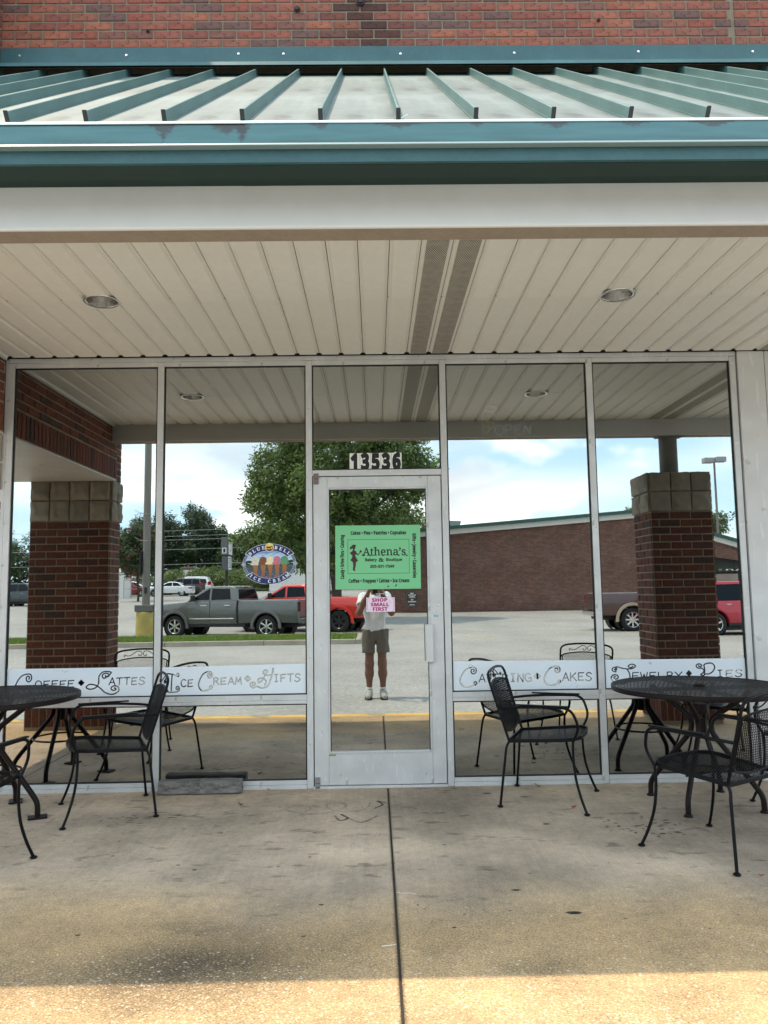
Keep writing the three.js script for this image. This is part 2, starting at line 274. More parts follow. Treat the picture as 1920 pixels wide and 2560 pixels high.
{
  // planted island with its kerb
  const isl = thing('planted_island', 'long grassed island with a stained concrete kerb in the car park', null, [0, 0, 0], 0, null, 'structure');
  const y = -0.32, conc = std({ color: lin(0.42, 0.38, 0.31), map: rep(mottle, 1), bumpMap: rep(grain, 2), bumpScale: 0.004, roughness: 0.95 });
  let x = -15.4; while (x < -0.6) { const w = Math.min(3.0, -0.6 - x); mesh('kerb_stone', metric(rbox(x, x + w - 0.012, y - 0.2, y + 0.15, 18.25, 18.42, 0.025, 2)), conc, isl); x += 3; }
  mesh('kerb_stone', metric(rbox(-0.61, -0.45, y - 0.2, y + 0.149, 18.26, 21.4, 0.025, 2)), conc, isl);
  mesh('kerb_stone', metric(rbox(-15.4, -0.62, y - 0.2, y + 0.149, 21.42, 21.58, 0.025, 2)), conc, isl);
  mesh('turf', box(-15.4, -0.62, y - 0.1, y + 0.1, 18.43, 21.41), std({ color: lin(0.05, 0.075, 0.018), roughness: 1 }), isl);
  const blade = new THREE.BufferGeometry(); blade.setAttribute('position', new THREE.Float32BufferAttribute([-0.012, 0, 0, 0.012, 0, 0, 0.004, 0.1, 0.02], 3)); blade.computeVertexNormals();
  const N = 26000, im = new THREE.InstancedMesh(blade, std({ color: 0xffffff, roughness: 0.9 }), N), m = new THREE.Matrix4(), e = new THREE.Euler(), q = new THREE.Quaternion();
  for (let i = 0; i < N; i++) { const gx = rr(-15.3, -0.64), gz = rr(18.43, 21.4), hgt = 0.55 + 0.75 * rnd() + 0.5 * fbm(gx, gz, 3, 3); m.compose(new THREE.Vector3(gx, y + 0.1, gz), q.setFromEuler(e.set(rr(-0.4, 0.4), rr(0, 6.28), rr(-0.4, 0.4))), new THREE.Vector3(1.2, hgt, 1)); im.setMatrixAt(i, m); const t = rnd(); im.setColorAt(i, lin(lerp(0.12, 0.24, t), lerp(0.2, 0.32, t), lerp(0.03, 0.06, t))); }
  im.name = 'grass'; scene.add(im); tag(im, 'green mown grass covering the island', null, null, 'stuff');
}
// ---------------------------------------------------------------- brickwork
const stretcher = metric(chamfer(0.194, 0.06, 0.03, 0.003), 5), soldierGeo = metric(chamfer(0.06, 0.2, 0.03, 0.003), 5);
const bases = [stretcher, stretcher.clone().rotateX(Math.PI)];
// lays courses on a face: o = lower left corner seen from outside, u = direction to the right, w wide; keeps every brick a mesh
function courses(parent, o, turn, w, y0, n, pitch, len, tones, { shift = 0, proud = 0.007, tone, joint = 0.0135 } = {}) {
  const ux = Math.cos(turn), uz = -Math.sin(turn), nx = Math.sin(turn), nz = Math.cos(turn);
  for (let r = 0; r < n; r++) {
    let a = -((r + shift) % 2) * len / 2;
    for (; a < w - 0.02; a += len) {
      const l = Math.max(a, 0), e = Math.min(a + len, w), bw = e - l - joint; if (bw < 0.02) continue;
      const c = (l + e) / 2, y = y0 + (r + 0.5) * pitch, x = o[0] + ux * c, z = o[1] + uz * c, list = tone ? tone(x, y) ?? tones : tones;
      const b = mesh('brick', bases[(rnd() * 2) | 0], list[(rnd() * list.length) | 0], parent), d = proud - 0.015 + rr(-0.002, 0.0015);
      b.position.set(x + nx * d, y + rr(-0.001, 0.001), z + nz * d); b.rotation.y = turn + (rnd() < 0.5 ? 0 : Math.PI) * 0; b.rotation.z = rr(-0.006, 0.006);
      b.scale.set(bw / 0.194, (pitch - joint) / 0.06 * rr(0.98, 1.01), 1);
    }
  }
}
function soldiers(parent, o, turn, w, y0, rows, h, tones, proud = 0.007) {
  const ux = Math.cos(turn), uz = -Math.sin(turn), nx = Math.sin(turn), nz = Math.cos(turn), n = Math.round(w / 0.0705), p = w / n;
  for (let r = 0; r < rows; r++) for (let i = 0; i < n; i++) {
    const c = (i + 0.5) * p, b = mesh('brick', soldierGeo, tones[(rnd() * tones.length) | 0], parent), d = proud - 0.015 + rr(-0.002, 0.001);
    b.position.set(o[0] + ux * c + nx * d, y0 + (r + 0.5) * h, o[1] + uz * c + nz * d); b.rotation.y = turn; b.rotation.z = rr(-0.008, 0.008); b.scale.set((p - 0.013) / 0.06, (h - 0.014) / 0.2, 1);
  }
}
const stoneMats = [[0.39, 0.345, 0.28], [0.45, 0.405, 0.33], [0.35, 0.315, 0.26]].map((c) => std({ color: lin(...c), map: rep(mottle, 3), bumpMap: rep(grain, 5), bumpScale: 0.006, roughness: 0.95 }));
function splitStone(w, h, d, s) {
  const g = new THREE.BoxGeometry(w, h, d, 8, 8, 3), p = g.attributes.position, v = new THREE.Vector3();
  for (let i = 0; i < p.count; i++) { v.fromBufferAttribute(p, i); const e = Math.min(1, (w / 2 - Math.abs(v.x)) / 0.035, (h / 2 - Math.abs(v.y)) / 0.035), k = v.z > d / 2 - 0.001 ? (0.02 + 0.05 * fbm(v.x * 9 + s, v.y * 9, s * 3, 3)) * (0.25 + 0.75 * e) : 0; p.setXYZ(i, v.x + 0.006 * perlin.noise(v.y * 20 + s, v.z * 20, 1), v.y + 0.006 * perlin.noise(v.x * 20, v.z * 20 + s, 2), v.z + k); }
  g.computeVertexNormals(); return metric(g, 1);
}
function stones(parent, o, turn, w, y0, rows, h, n) {
  const ux = Math.cos(turn), uz = -Math.sin(turn), nx = Math.sin(turn), nz = Math.cos(turn), p = w / n;
  for (let r = 0; r < rows; r++) for (let i = 0; i < n; i++) { const c = (i + 0.5) * p, b = mesh('stone', splitStone(p - 0.014, h - 0.014, 0.06, i * 3.1 + r * 7.7 + n), stoneMats[(rnd() * 3) | 0], parent); b.position.set(o[0] + ux * c - nx * 0.011, y0 + (r + 0.5) * h, o[1] + uz * c - nz * 0.011); b.rotation.y = turn; }
}
function massBricks(parent, o, turn, w, y0, n, pitch, len) {
  const list = [], ux = Math.cos(turn), uz = -Math.sin(turn), nx = Math.sin(turn), nz = Math.cos(turn);
  for (let r = 0; r < n; r++) for (let a = -(r % 2) * len / 2; a < w - 0.02; a += len) { const l = Math.max(a, 0), e = Math.min(a + len, w); if (e - l < 0.03) continue; const c = (l + e) / 2; list.push(new THREE.BoxGeometry(e - l - 0.011, pitch - 0.011, 0.03).rotateY(turn).translate(o[0] + ux * c - nx * 0.003, y0 + (r + 0.5) * pitch, o[1] + uz * c - nz * 0.003)); }
  tag(mesh('brick_courses', metric(merge(list), 5), BR[2], parent), null, null, null, 'stuff');
}
const PI = Math.PI;
// the wall above the canopy
{
  const w = thing('brick_wall', 'red brick wall above the canopy roof with a dark streak down its middle', 'wall');
  mesh('wall_core', metric(box(-2.7, 5.2, 4.6, 7.4, -0.25, 0.1)), M.wallMortar, w);
  const tone = (x, y) => { const d = Math.abs(x + 0.02 + 0.03 * Math.sin(y * 9)); return d < 0.15 ? BRdark : d < 0.3 && rnd() < 0.6 ? BRmid : x > 3.3 && rnd() < 0.2 ? BRmid : null; };
  courses(w, [-2.7, 0.1], 0, 5.42, 5.2, 9, 0.0708, 0.2035, BR, { tone, proud: 0.006, joint: 0.0115 });
  courses(w, [2.735, 0.1], 0, 0.62, 5.2, 9, 0.0708, 0.2035, BR, { shift: 1, tone, proud: 0.006, joint: 0.0115 });
  massBricks(w, [-2.7, 0.1], 0, 7.9, 5.2 + 9 * 0.0708, 22, 0.0708, 0.2035);
  massBricks(w, [3.37, 0.1], 0, 1.8, 5.2, 9, 0.0708, 0.2035);
  const rust = std({ color: lin(0.03, 0.02, 0.018), roughness: 0.8 });
  for (const [x, y, r] of [[-0.52, 5.64, 0.016], [-0.05, 5.7, 0.022], [1.72, 5.54, 0.009], [-1.62, 5.47, 0.008]]) { const b = mesh('anchor_bolt', [new THREE.CylinderGeometry(r, r, 0.03, 10).rotateX(PI / 2), new THREE.TorusGeometry(r * 1.3, r * 0.3, 6, 14)], rust, w); b.position.set(x, y, 0.115); }
  const p = thing('brick_pier', 'tall brick pier standing out from the wall at the upper left', 'pier');
  mesh('pier_core', metric(box(-3.6, -2.7, 3.3, 9.2, -0.25, 0.6)), M.mortar, p);
  courses(p, [-2.7, 0.6], PI / 2, 0.5, 5.0, 14, 0.0708, 0.2035, BRmid, { proud: 0.008 });
  massBricks(p, [-3.6, 0.6], 0, 0.9, 3.4, 80, 0.0708, 0.2035);
}
// ---------------------------------------------------------------- canopy
const canopy = thing('canopy', 'teal standing seam metal canopy with a pale slatted soffit over the shopfront', 'canopy');
{
  const XL = -3.46, XR = 5.2, e0 = [2.6, 3.157], e1 = [0.33, 4.954], sl = [(e1[0] - e0[0]), (e1[1] - e0[1])], L = Math.hypot(...sl), th = Math.atan2(sl[1], -sl[0]);
  const panTex = tex(512, 512, (x, y) => { const n = 0.88 + 0.2 * tn(x, y, 5, 5, 51) + 0.12 * tn(x, y * 0.12, 30, 3, 52) - 0.18 * sstep(tn(x, y * 0.3, 12, 4, 54), 0.3, 0.6), rs = sstep(tn(x, y, 9, 4, 53), 0.35, 0.7) * 0.1; return [n, n - rs * 0.4, n - rs]; });
  M.pan.map = rep(panTex, 0.7);
  // pans and seams slope from the wall to the eave
  const nrm = [Math.sin(th), Math.cos(th)];
  const slope = new THREE.Group();
  const place = (m) => { m.rotation.x = th; m.position.set(m.position.x, e0[1], e0[0]); };
  for (let k = -12; k < 17; k++) {
    const x = 0.116 + 0.304 * k, full = 0.304;
    const pan = mesh('roof_pan', metric(new THREE.BoxGeometry(full - 0.002, 0.012, L + 0.35).translate(full / 2, -0.006, -(L + 0.35) / 2)), M.pan, canopy); pan.position.x = x; place(pan);
    const g = [rbox(-0.006, 0.006, 0, 0.046, -L - 0.2, -0.03, 0.004, 1), box(-0.011, 0.011, 0, 0.006, -L - 0.2, -0.03)];
    const seam = mesh('standing_seam', metric(merge(g)), M.seam, canopy); seam.position.x = x; place(seam);
    const cap = mesh('seam_end', rbox(-0.009, 0.009, 0.004, 0.05, -0.032, -0.026, 0.004, 1), M.black, canopy); cap.position.x = x; place(cap);
  }
  // eave trim, gutter
  const stain = tex(2048, 256, (u, v) => {
    const x = XL + u * (XR - XL), n = fbm(x * 3, v * 3, 1, 4); let r = 0.235 + n * 0.07, g = 0.395 + n * 0.07, b = 0.405 + n * 0.07, d = 0;
    const drip = (cx, w, h, a) => { const t = 1 - v, e = fbm(x * 55, v * 9, cx, 4) * 0.7; const k = (1 - sstep(Math.abs(x - cx) / (w * 0.62) + t / (h * 0.72) + e, 0.55, 1.05)) * a * 0.85; d = Math.max(d, k); };
    drip(-0.79, 0.1, 1.0, 0.9); drip(-0.79, 0.03, 1.6, 0.9); drip(-0.55, 0.14, 0.8, 0.9); drip(-0.49, 0.06, 1.5, 1); drip(-0.188, 0.09, 0.45, 0.75); drip(0.115, 0.2, 0.42, 0.8); drip(0.416, 0.06, 0.45, 0.7); drip(0.72, 0.16, 0.5, 0.85); drip(1.02, 0.16, 0.4, 0.85); drip(1.33, 0.2, 0.5, 0.9); drip(-1.1, 0.05, 0.2, 0.3);
    const low = (1 - sstep(v + 0.2 * n, 0.05, 0.22)) * 0.25; d = Math.max(d, low);
    return [lerp(r, 0.2, d), lerp(g, 0.18, d), lerp(b, 0.185, d)];
  }, { repeat: false });
  const trimMat = std({ map: stain, roughness: 0.36 });
  const fit = (g, y0, y1) => { g = clean(g); const p = g.attributes.position, uv = g.attributes.uv; for (let i = 0; i < p.count; i++) uv.setXY(i, (p.getX(i) - XL) / (XR - XL), clamp((p.getY(i) - y0) / (y1 - y0), 0.01, 0.99)); return g; };
  const tr = [[2.585, 3.152], [2.622, 3.14], [2.6215, 3.06], [2.602, 3.06]];
  mesh('eave_trim', fit(flip(alongX(tr, XL, -0.475)), 3.058, 3.14), trimMat, canopy); mesh('eave_trim', fit(flip(alongX(tr.map(([z, y]) => [z + 0.0025, y + 0.0015]), -0.478, XR)), 3.058, 3.14), trimMat, canopy);
  mesh('drip_edge', metric(flip(alongX([[2.572, 3.158], [2.572, 3.163], [2.614, 3.1605], [2.629, 3.145], [2.628, 3.141], [2.6, 3.154]], XL, XR))), M.hem, canopy);
  mesh('trim_hem', metric(flip(alongX([[2.6, 3.05], [2.632, 3.0495], [2.6335, 3.0515], [2.6285, 3.0605], [2.6, 3.0605]], XL, XR))), M.lip, canopy);
  const gf = [[2.59, 3.049], [2.602, 3.049], [2.602, 2.997], [2.592, 2.9935], [2.59, 3.0]], gt = [[2.5895, 3.049], [2.5895, 2.994], [2.43, 3.026], [2.428, 3.032], [2.388, 3.037], [2.386, 3.043], [2.337, 3.048], [2.337, 3.06], [2.59, 3.06]];
  const gutterUV = (g) => metric(g);
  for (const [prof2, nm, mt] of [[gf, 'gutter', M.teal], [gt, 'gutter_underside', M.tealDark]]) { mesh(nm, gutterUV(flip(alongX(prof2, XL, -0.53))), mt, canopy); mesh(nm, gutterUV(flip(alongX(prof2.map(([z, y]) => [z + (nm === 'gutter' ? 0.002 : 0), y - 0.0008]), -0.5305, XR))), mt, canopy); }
  // closing pieces so that no light passes
  mesh('roof_deck', [box(XL, XR, 3.062, 3.3, 2.2, 2.33), box(XL, XR, 3.35, 3.37, -0.02, 2.3)], M.dark, canopy);
  mesh('beam_shade_plate', metric(box(-2.64, XR, 2.8615, 2.8628, 2.216, 2.322)), std({ color: lin(0.36, 0.29, 0.225), map: rep(mottle, 1), roughness: 0.8 }), canopy);  // brown plate: underside shade and warm bounce from the walk put into its colour
  mesh('beam', metric(rbox(-2.64, XR, 2.863, 3.061, 2.203, 2.335, 0.012, 3)), M.beam, canopy);
  // flashing where the roof meets the wall
  const fl = (x0, x1, dz = 0) => mesh('flashing', metric(rbox(x0, x1, 5.213, 5.335, 0.1 + dz, 0.124 + dz, 0.003, 1)), M.teal, canopy);
  fl(-2.69, -0.65); fl(-0.653, 2.02, 0.002); fl(2.017, 5.2);
  mesh('flashing', metric(box(-2.72, -2.695, 5.2, 5.33, 0.1, 0.62)), M.teal, canopy);
  mesh('flashing_apron', metric(flip(alongX([[0.11, 5.2], [0.34, 5.062], [0.35, 5.03], [0.346, 5.03], [0.334, 5.055], [0.11, 5.188]], -2.69, XR))), M.teal, canopy);
  mesh('closure', box(-2.69, XR, 4.7, 5.06, 0.2, 0.215), M.tealDark, canopy);
  for (const x of [-2.55, -1.77, -0.95, -0.62, 0.24, 1.08, 2.0, 2.85]) { const s = mesh('screw', [new THREE.CylinderGeometry(0.006, 0.006, 0.006, 8).rotateX(PI / 2), new THREE.CylinderGeometry(0.009, 0.009, 0.002, 10).rotateX(PI / 2).translate(0, 0, -0.003)], M.brushed, canopy); s.position.set(x, 5.275 + rr(-0.004, 0.004), 0.13); }
  // bent scrap of metal at the foot of a seam
  const tabm = mesh('loose_tab', [new THREE.BoxGeometry(0.028, 0.002, 0.012).rotateZ(0.5).translate(0.024, 0.012, 0)], M.hem, canopy); tabm.position.set(0.116, 3.17, 2.6);
  // soffit: one panel after another, each with its groove
  const lights = [[-1.561, 1.096], [1.433, 1.119]];
  const prof = new THREE.Shape([[0.002, 0.0125], [0.012, 0.012], [0.021, 0], [0.1365, 0], [0.1455, 0.012], [0.1557, 0.0125], [0.1557, 0.018], [0.002, 0.018]].map(([x, y]) => new THREE.Vector2(x, y)));
  const panelLong = (zl) => metric(new THREE.ExtrudeGeometry(prof, { depth: zl, bevelEnabled: false }), 1);
  const pgA = panelLong(1.0462), pgB = panelLong(1.117);
  const perfTex = tex(512, 512, (x, y, i, j) => { const cell = 32, rowOff = (Math.floor(j / cell) % 2) * cell / 2, dx = ((i + rowOff) % cell) - cell / 2, dy = (j % cell) - cell / 2, hole = 1 - sstep(Math.hypot(dx, dy), 8.2, 10.2), n = 0.8 + 0.1 * tn(x, y, 5, 4, 61); return [lerp(n * 0.84, 0.07, hole), lerp(n * 0.81, 0.06, hole), lerp(n * 0.75, 0.05, hole)]; });
  const perf = std({ map: rep(perfTex, 5.2), bumpMap: rep(perfTex, 5.2), bumpScale: 0.002, roughness: 0.6 });
  const ev = new Evaluator(); ev.attributes = ['position', 'normal', 'uv'];
  for (let k = -18; k <= 31; k++) {
    const x = 0.094 + 0.1575 * k; if (x + 0.1575 > XR || x < -2.78) continue;
    const hit = lights.filter(([lx]) => lx > x - 0.1 && lx < x + 0.26);
    for (const [pg, zs] of [[pgA, 0.035], [pgB, 1.083]]) {
      let g = pg;
      if (hit.length) { const A = new Brush(pg.clone()); A.updateMatrixWorld(); const B = new Brush(new THREE.CylinderGeometry(0.087, 0.087, 0.2, 40)); B.position.set(hit[0][0] - x, 0, hit[0][1] - zs); B.updateMatrixWorld(); g = ev.evaluate(A, B, SUBTRACTION).geometry; }
      const p = mesh('soffit_panel', g, M.soffit, canopy); p.position.set(x, 3.033 + rr(-0.0008, 0.0008), zs);
    }
    if (k === 1 || k === 2 || k === 17 || k === 18) { const q = mesh('vent_strip', metric(box(x + 0.024, x + 0.134, 3.0308, 3.032, 0.04, 2.195)), perf, canopy); }
    if (k % 2 === 0) { const s = mesh('screw', new THREE.SphereGeometry(0.004, 6, 4), M.aluDark, canopy); s.position.set(x + 0.003, 3.041, 1.1 + rr(-0.01, 0.01)); }
  }
  mesh('wall_angle', [box(-2.62, -2.605, 3.018, 3.034, 0.035, 2.2)], M.panel, canopy);
  for (const [i, [x, z]] of lights.entries()) {
    const t = thing('recessed_light', i ? 'round recessed ceiling light with a bright metal cone, right of the vent strips' : 'round recessed ceiling light with a bright metal cone, at the left of the soffit', 'ceiling light', [x, 3.031, z]);
    mesh('trim_ring', new THREE.LatheGeometry([[0.083, 0.004], [0.085, -0.003], [0.099, -0.004], [0.103, 0.001], [0.1, 0.004]].map(([a, b]) => new THREE.Vector2(a, b)), 40), M.brushed, t);
    mesh('reflector', new THREE.LatheGeometry([[0.0835, 0], [0.078, 0.05], [0.066, 0.12], [0.05, 0.15], [0.001, 0.152]].map(([a, b]) => new THREE.Vector2(a, b)), 40), M.brushed, t);
    mesh('bulb', new THREE.SphereGeometry(0.03, 16, 12).translate(0, 0.12, 0), M.white, t);
  }
}
// ---------------------------------------------------------------- archway wall and pillars at the walk's edge
{
  const a = thing('archway_wall', 'brick lintel wall with a white flat underside joining the shopfront to the left pillar', 'wall');
  mesh('lintel_core', metric(box(-3.7, -2.631, 2.5, 3.6, 0.004, 2.37)), M.mortar, a);
  mesh('lintel_soffit', metric(box(-3.7, -2.629, 2.49, 2.5, 0.004, 2.36)), M.panel, a);
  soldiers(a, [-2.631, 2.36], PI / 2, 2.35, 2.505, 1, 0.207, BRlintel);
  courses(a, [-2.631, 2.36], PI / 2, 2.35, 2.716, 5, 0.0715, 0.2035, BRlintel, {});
  const p = thing('brick_pillar', 'wide brick pillar with a pale stone band, at the outer end of the archway wall on the left', 'pillar');
  mesh('pillar_core', metric(box(-3.5, -2.695, -0.02, 3.06, 2.375, 2.69)), M.mortar, p);
  const face = [-2.695, 2.375];
  soldiers(p, [-2.695, 2.375], PI, 0.805, 0.028, 3, 0.208, BRpillarShade); soldiers(p, [-2.695, 2.69], PI / 2, 0.315, 0.028, 3, 0.208, BRpillarShade);
  courses(p, [-2.695, 2.375], PI, 0.805, 0.655, 19, 0.0748, 0.212, BRpillarShade, {}); courses(p, [-2.695, 2.69], PI / 2, 0.315, 0.655, 19, 0.0748, 0.212, BRpillarShade, { shift: 1 });
  stones(p, [-2.695, 2.375], PI, 0.805, 2.08, 2, 0.21, 4); stones(p, [-2.695, 2.69], PI / 2, 0.315, 2.08, 2, 0.21, 2);
  courses(p, [-2.695, 2.69], PI / 2, 0.315, 2.505, 8, 0.0715, 0.2035, BRpillarShade, {});
  massBricks(p, [-3.5, 2.69], 0, 0.805, 0.03, 41, 0.0735, 0.2035);
  const q = thing('brick_pilaster', 'brick half pillar with a stone band beside the left end of the shopfront', 'pilaster');
  mesh('pilaster_core', metric(box(-3.5, -2.625, -0.02, 2.5, -0.3, -0.01)), M.mortar, q);
  courses(q, [-3.5, -0.01], 0, 0.872, 0.03, 28, 0.0735, 0.2035, BRlintel, {}); stones(q, [-3.5, -0.01], 0, 0.872, 2.085, 2, 0.2, 4);
  const r = thing('brick_pillar', 'free standing brick pillar with two courses of rough stone on top, under the round steel post', 'pillar');
  mesh('pillar_core', metric(box(2.765, 3.375, -0.02, 2.47, 2.145, 2.64)), M.mortar, r);
  soldiers(r, [3.375, 2.145], PI, 0.61, 0.028, 3, 0.208, BRpillarShade); soldiers(r, [2.765, 2.145], -PI / 2, 0.495, 0.028, 3, 0.208, BRpillarShade);
  courses(r, [3.375, 2.145], PI, 0.61, 0.655, 19, 0.0748, 0.212, BRpillarShade, {}); courses(r, [2.765, 2.145], -PI / 2, 0.495, 0.655, 19, 0.0748, 0.212, BRpillarShade, { shift: 1 });
  stones(r, [3.375, 2.145], PI, 0.61, 2.08, 2, 0.2, 3); stones(r, [2.765, 2.145], -PI / 2, 0.495, 2.08, 2, 0.2, 2);
  massBricks(r, [2.765, 2.64], 0, 0.61, 0.03, 33, 0.0735, 0.2035); massBricks(r, [3.375, 2.64], PI / 2, 0.495, 0.03, 33, 0.0735, 0.2035);
  const s = thing('steel_post', 'round painted steel post between the right pillar and the canopy beam', 'post');
  mesh('shaft', cyl(0.09, 0.09, 0.42, 28).translate(3.03, 2.46, 2.3), M.steel, s); mesh('top_plate', box(2.9, 3.16, 2.85, 2.862, 2.21, 2.33), M.steel, s);
}
// ---------------------------------------------------------------- shopfront
const front = thing('shopfront', 'pale aluminium shopfront of mirrored glass with a door in its middle', 'shopfront');
{
  const rail = (n, x0, x1, y0, y1, z0 = -0.09, z1 = 0) => mesh(n, metric(rbox(x0, x1, y0, y1, z0, z1, 0.0025, 1)), M.alu, front);
  const H = 3.035, X = [[-2.61, -2.566], [-1.54, -1.496], [-0.48, -0.436], [0.485, 0.529], [1.549, 1.594], [2.598, 2.642]];
  X.forEach(([a, b], i) => { rail('mullion', a, b, 0, 3.0); });
  rail('head_rail', -2.61, 2.642, 3.003, H, -0.09, 0.003);
  const seg = []; for (let i = 0; i < 5; i++) seg.push([X[i][1] + 0.001, X[i + 1][0] - 0.001]);
  const panes = [];
  seg.forEach(([a, b], i) => {
    rail('head_bead', a, b, 2.968, 3.002, -0.09, -0.001);
    if (i === 2) { rail('transom_bar', a, b, 2.157, 2.2); panes.push([a, b, 2.2, 2.968]); rail('threshold', a, b, -0.004, 0.014, -0.09, 0.012); return; }
    rail('sill', a, b, 0, 0.027, -0.09, 0.012); rail('sill_bead', a, b, 0.028, 0.056, -0.09, 0);
    rail('mid_rail', a, b, 0.57, 0.593); rail('mid_rail', a, b, 0.5935, 0.632, -0.09, -0.001);
    panes.push([a, b, 0.632, 2.968], [a, b, 0.056, 0.57]);
  });
  for (const [a, b, c, d] of panes) {
    mesh('window_pane', metric(box(a + 0.002, b - 0.002, c + 0.002, d - 0.002, -0.026, -0.02)), M.glass, front);
    mesh('gasket', [box(a, a + 0.008, c, d, -0.02, -0.011), box(b - 0.008, b, c, d, -0.02, -0.011), box(a + 0.008, b - 0.008, d - 0.008, d, -0.02, -0.011), box(a + 0.008, b - 0.008, c, c + 0.008, -0.02, -0.011)], M.gasket, front);
  }
  // jamb closures that bridge to the brick and to the panel
  rail('jamb_cover', -2.66, -2.612, 0, 2.49, -0.09, -0.004); rail('jamb_cover', -2.632, -2.612, 2.49, 3.03, -0.09, -0.008);
  // door
  const d = new THREE.Group(); d.name = 'door'; front.add(d);
  const part = (n, x0, x1, y0, y1, z0, z1, m = M.alu) => mesh(n, metric(rbox(x0, x1, y0, y1, z0, z1, 0.003, 1)), m, d);
  part('stile', -0.43, -0.331, 0.018, 2.152, -0.06, -0.006); part('stile', 0.384, 0.479, 0.018, 2.152, -0.06, -0.006);
  part('rail', -0.3305, 0.3835, 2.072, 2.152, -0.06, -0.007); part('rail', -0.3305, 0.3835, 0.018, 0.229, -0.06, -0.007);
  part('glazing_bead', -0.3305, -0.319, 0.2295, 2.0715, -0.05, -0.003); part('glazing_bead', 0.371, 0.3835, 0.2295, 2.0715, -0.05, -0.003);
  part('glazing_bead', -0.3185, 0.3705, 2.06, 2.0715, -0.05, -0.003); part('glazing_bead', -0.3185, 0.3705, 0.2295, 0.243, -0.05, -0.001);
  mesh('door_pane', metric(box(-0.318, 0.37, 0.243, 2.06, -0.026, -0.02)), M.glass, d);
  mesh('gasket', [box(-0.3185, -0.314, 0.243, 2.06, -0.02, -0.012), box(0.366, 0.3705, 0.243, 2.06, -0.02, -0.012), box(-0.314, 0.366, 2.055, 2.06, -0.02, -0.012)], M.gasket, d);
  mesh('door_gap', box(-0.434, 0.484, 0.012, 2.157, -0.085, -0.062), M.gasket, d);
  // handle: a channel pull on a plate
  const hx = rbox(0.372, 0.418, 0.842, 1.104, -0.005, 0.002, 0.0015, 1);
  mesh('pull_handle', [hx, rbox(0.345, 0.353, 0.845, 1.102, 0.0, 0.04, 0.002, 1), rbox(0.353, 0.4, 0.845, 1.102, 0.034, 0.04, 0.002, 1), rbox(0.353, 0.376, 0.845, 0.849, 0, 0.036, 0.001, 1), rbox(0.353, 0.376, 1.098, 1.102, 0, 0.036, 0.001, 1)], M.alu, d);
  const lk = mesh('lock', [new THREE.CylinderGeometry(0.0145, 0.0155, 0.008, 24).rotateX(PI / 2), new THREE.CylinderGeometry(0.009, 0.009, 0.011, 20).rotateX(PI / 2), box(-0.0012, 0.0012, -0.005, 0.005, 0.004, 0.007)], M.brushed, d); lk.position.set(0.448, 1.237, -0.003);
  for (const y of [2.1, 0.0]) { const h = mesh('hinge', [rbox(-0.425, -0.391, y, y + 0.034, -0.01, 0.012, 0.002, 1), rbox(-0.425, -0.391, y + 0.037, y + 0.075, -0.01, 0.011, 0.002, 1)], y ? std({ color: lin(0.2, 0.15, 0.15), roughness: 0.5, metalness: 0.4 }) : M.aluDark, d); }
  mesh('tape', box(-0.33, -0.284, 0.213, 0.225, -0.0068, -0.0062), std({ color: lin(0.3, 0.24, 0.13), roughness: 0.7 }), d);
}
{
  const w = thing('metal_panel', 'plain pale metal cladding panels right of the shopfront', 'wall panel');
  for (const [a, b] of [[2.652, 2.846], [2.85, 3.6], [3.604, 4.4], [4.404, 5.2]]) mesh('cladding_sheet', metric(rbox(a, b, 0, 3.034, -0.1, 0.012, 0.004, 1)), M.panel, w);
  const r = thing('shop_interior', 'dark shop room behind the mirrored glass', null, [0, 0, 0], 0, null, 'structure');
  mesh('room_shell', [box(-2.7, 2.75, -0.02, 0.0, -4, -0.1), box(-2.7, 2.75, 3.035, 3.2, -4, -0.1), box(-2.8, -2.7, -0.02, 3.2, -4, -0.1), box(2.75, 2.85, -0.02, 3.2, -4, -0.1), box(-2.8, 2.85, -0.02, 3.2, -4.1, -4)], std({ color: lin(0.06, 0.055, 0.05), roughness: 0.9 }), r);
  const up = thing('building_shell', 'body of the shop building behind the walls', null, [0, 0, 0], 0, null, 'structure');
  mesh('shell', [box(-5.2, -3.5, -0.4, 7.4, -4.2, -0.3), box(-3.5, 5.2, 3.21, 7.4, -4.2, -0.26), box(2.86, 5.2, -0.4, 3.2, -4.2, -0.105), box(-3.5, -2.81, -0.4, 3.2, -4.2, -0.31)], M.mortar, up);
}
// ---------------------------------------------------------------- signs and lettering on the glass
function canvasTex(w, h, draw, srgb = true) {
  const c = document.createElement('canvas'); c.width = w; c.height = h; const x = c.getContext('2d'); draw(x, w, h);
  const t = new THREE.CanvasTexture(c); if (srgb) t.colorSpace = THREE.SRGBColorSpace; t.magFilter = THREE.LinearFilter; return t;
}
const sheet = (w, h, t = 0.0015, r = 0.004) => { const s = new THREE.Shape(), a = w / 2, b = h / 2; s.moveTo(-a + r, -b).lineTo(a - r, -b).quadraticCurveTo(a, -b, a, -b + r).lineTo(a, b - r).quadraticCurveTo(a, b, a - r, b).lineTo(-a + r, b).quadraticCurveTo(-a, b, -a, b - r).lineTo(-a, -b + r).quadraticCurveTo(-a, -b, -a + r, -b); const g = new THREE.ExtrudeGeometry(s, { depth: t, bevelEnabled: false }), p = g.attributes.position, uv = g.attributes.uv; for (let i = 0; i < p.count; i++) uv.setXY(i, p.getX(i) / w + 0.5, p.getY(i) / h + 0.5); return g; };
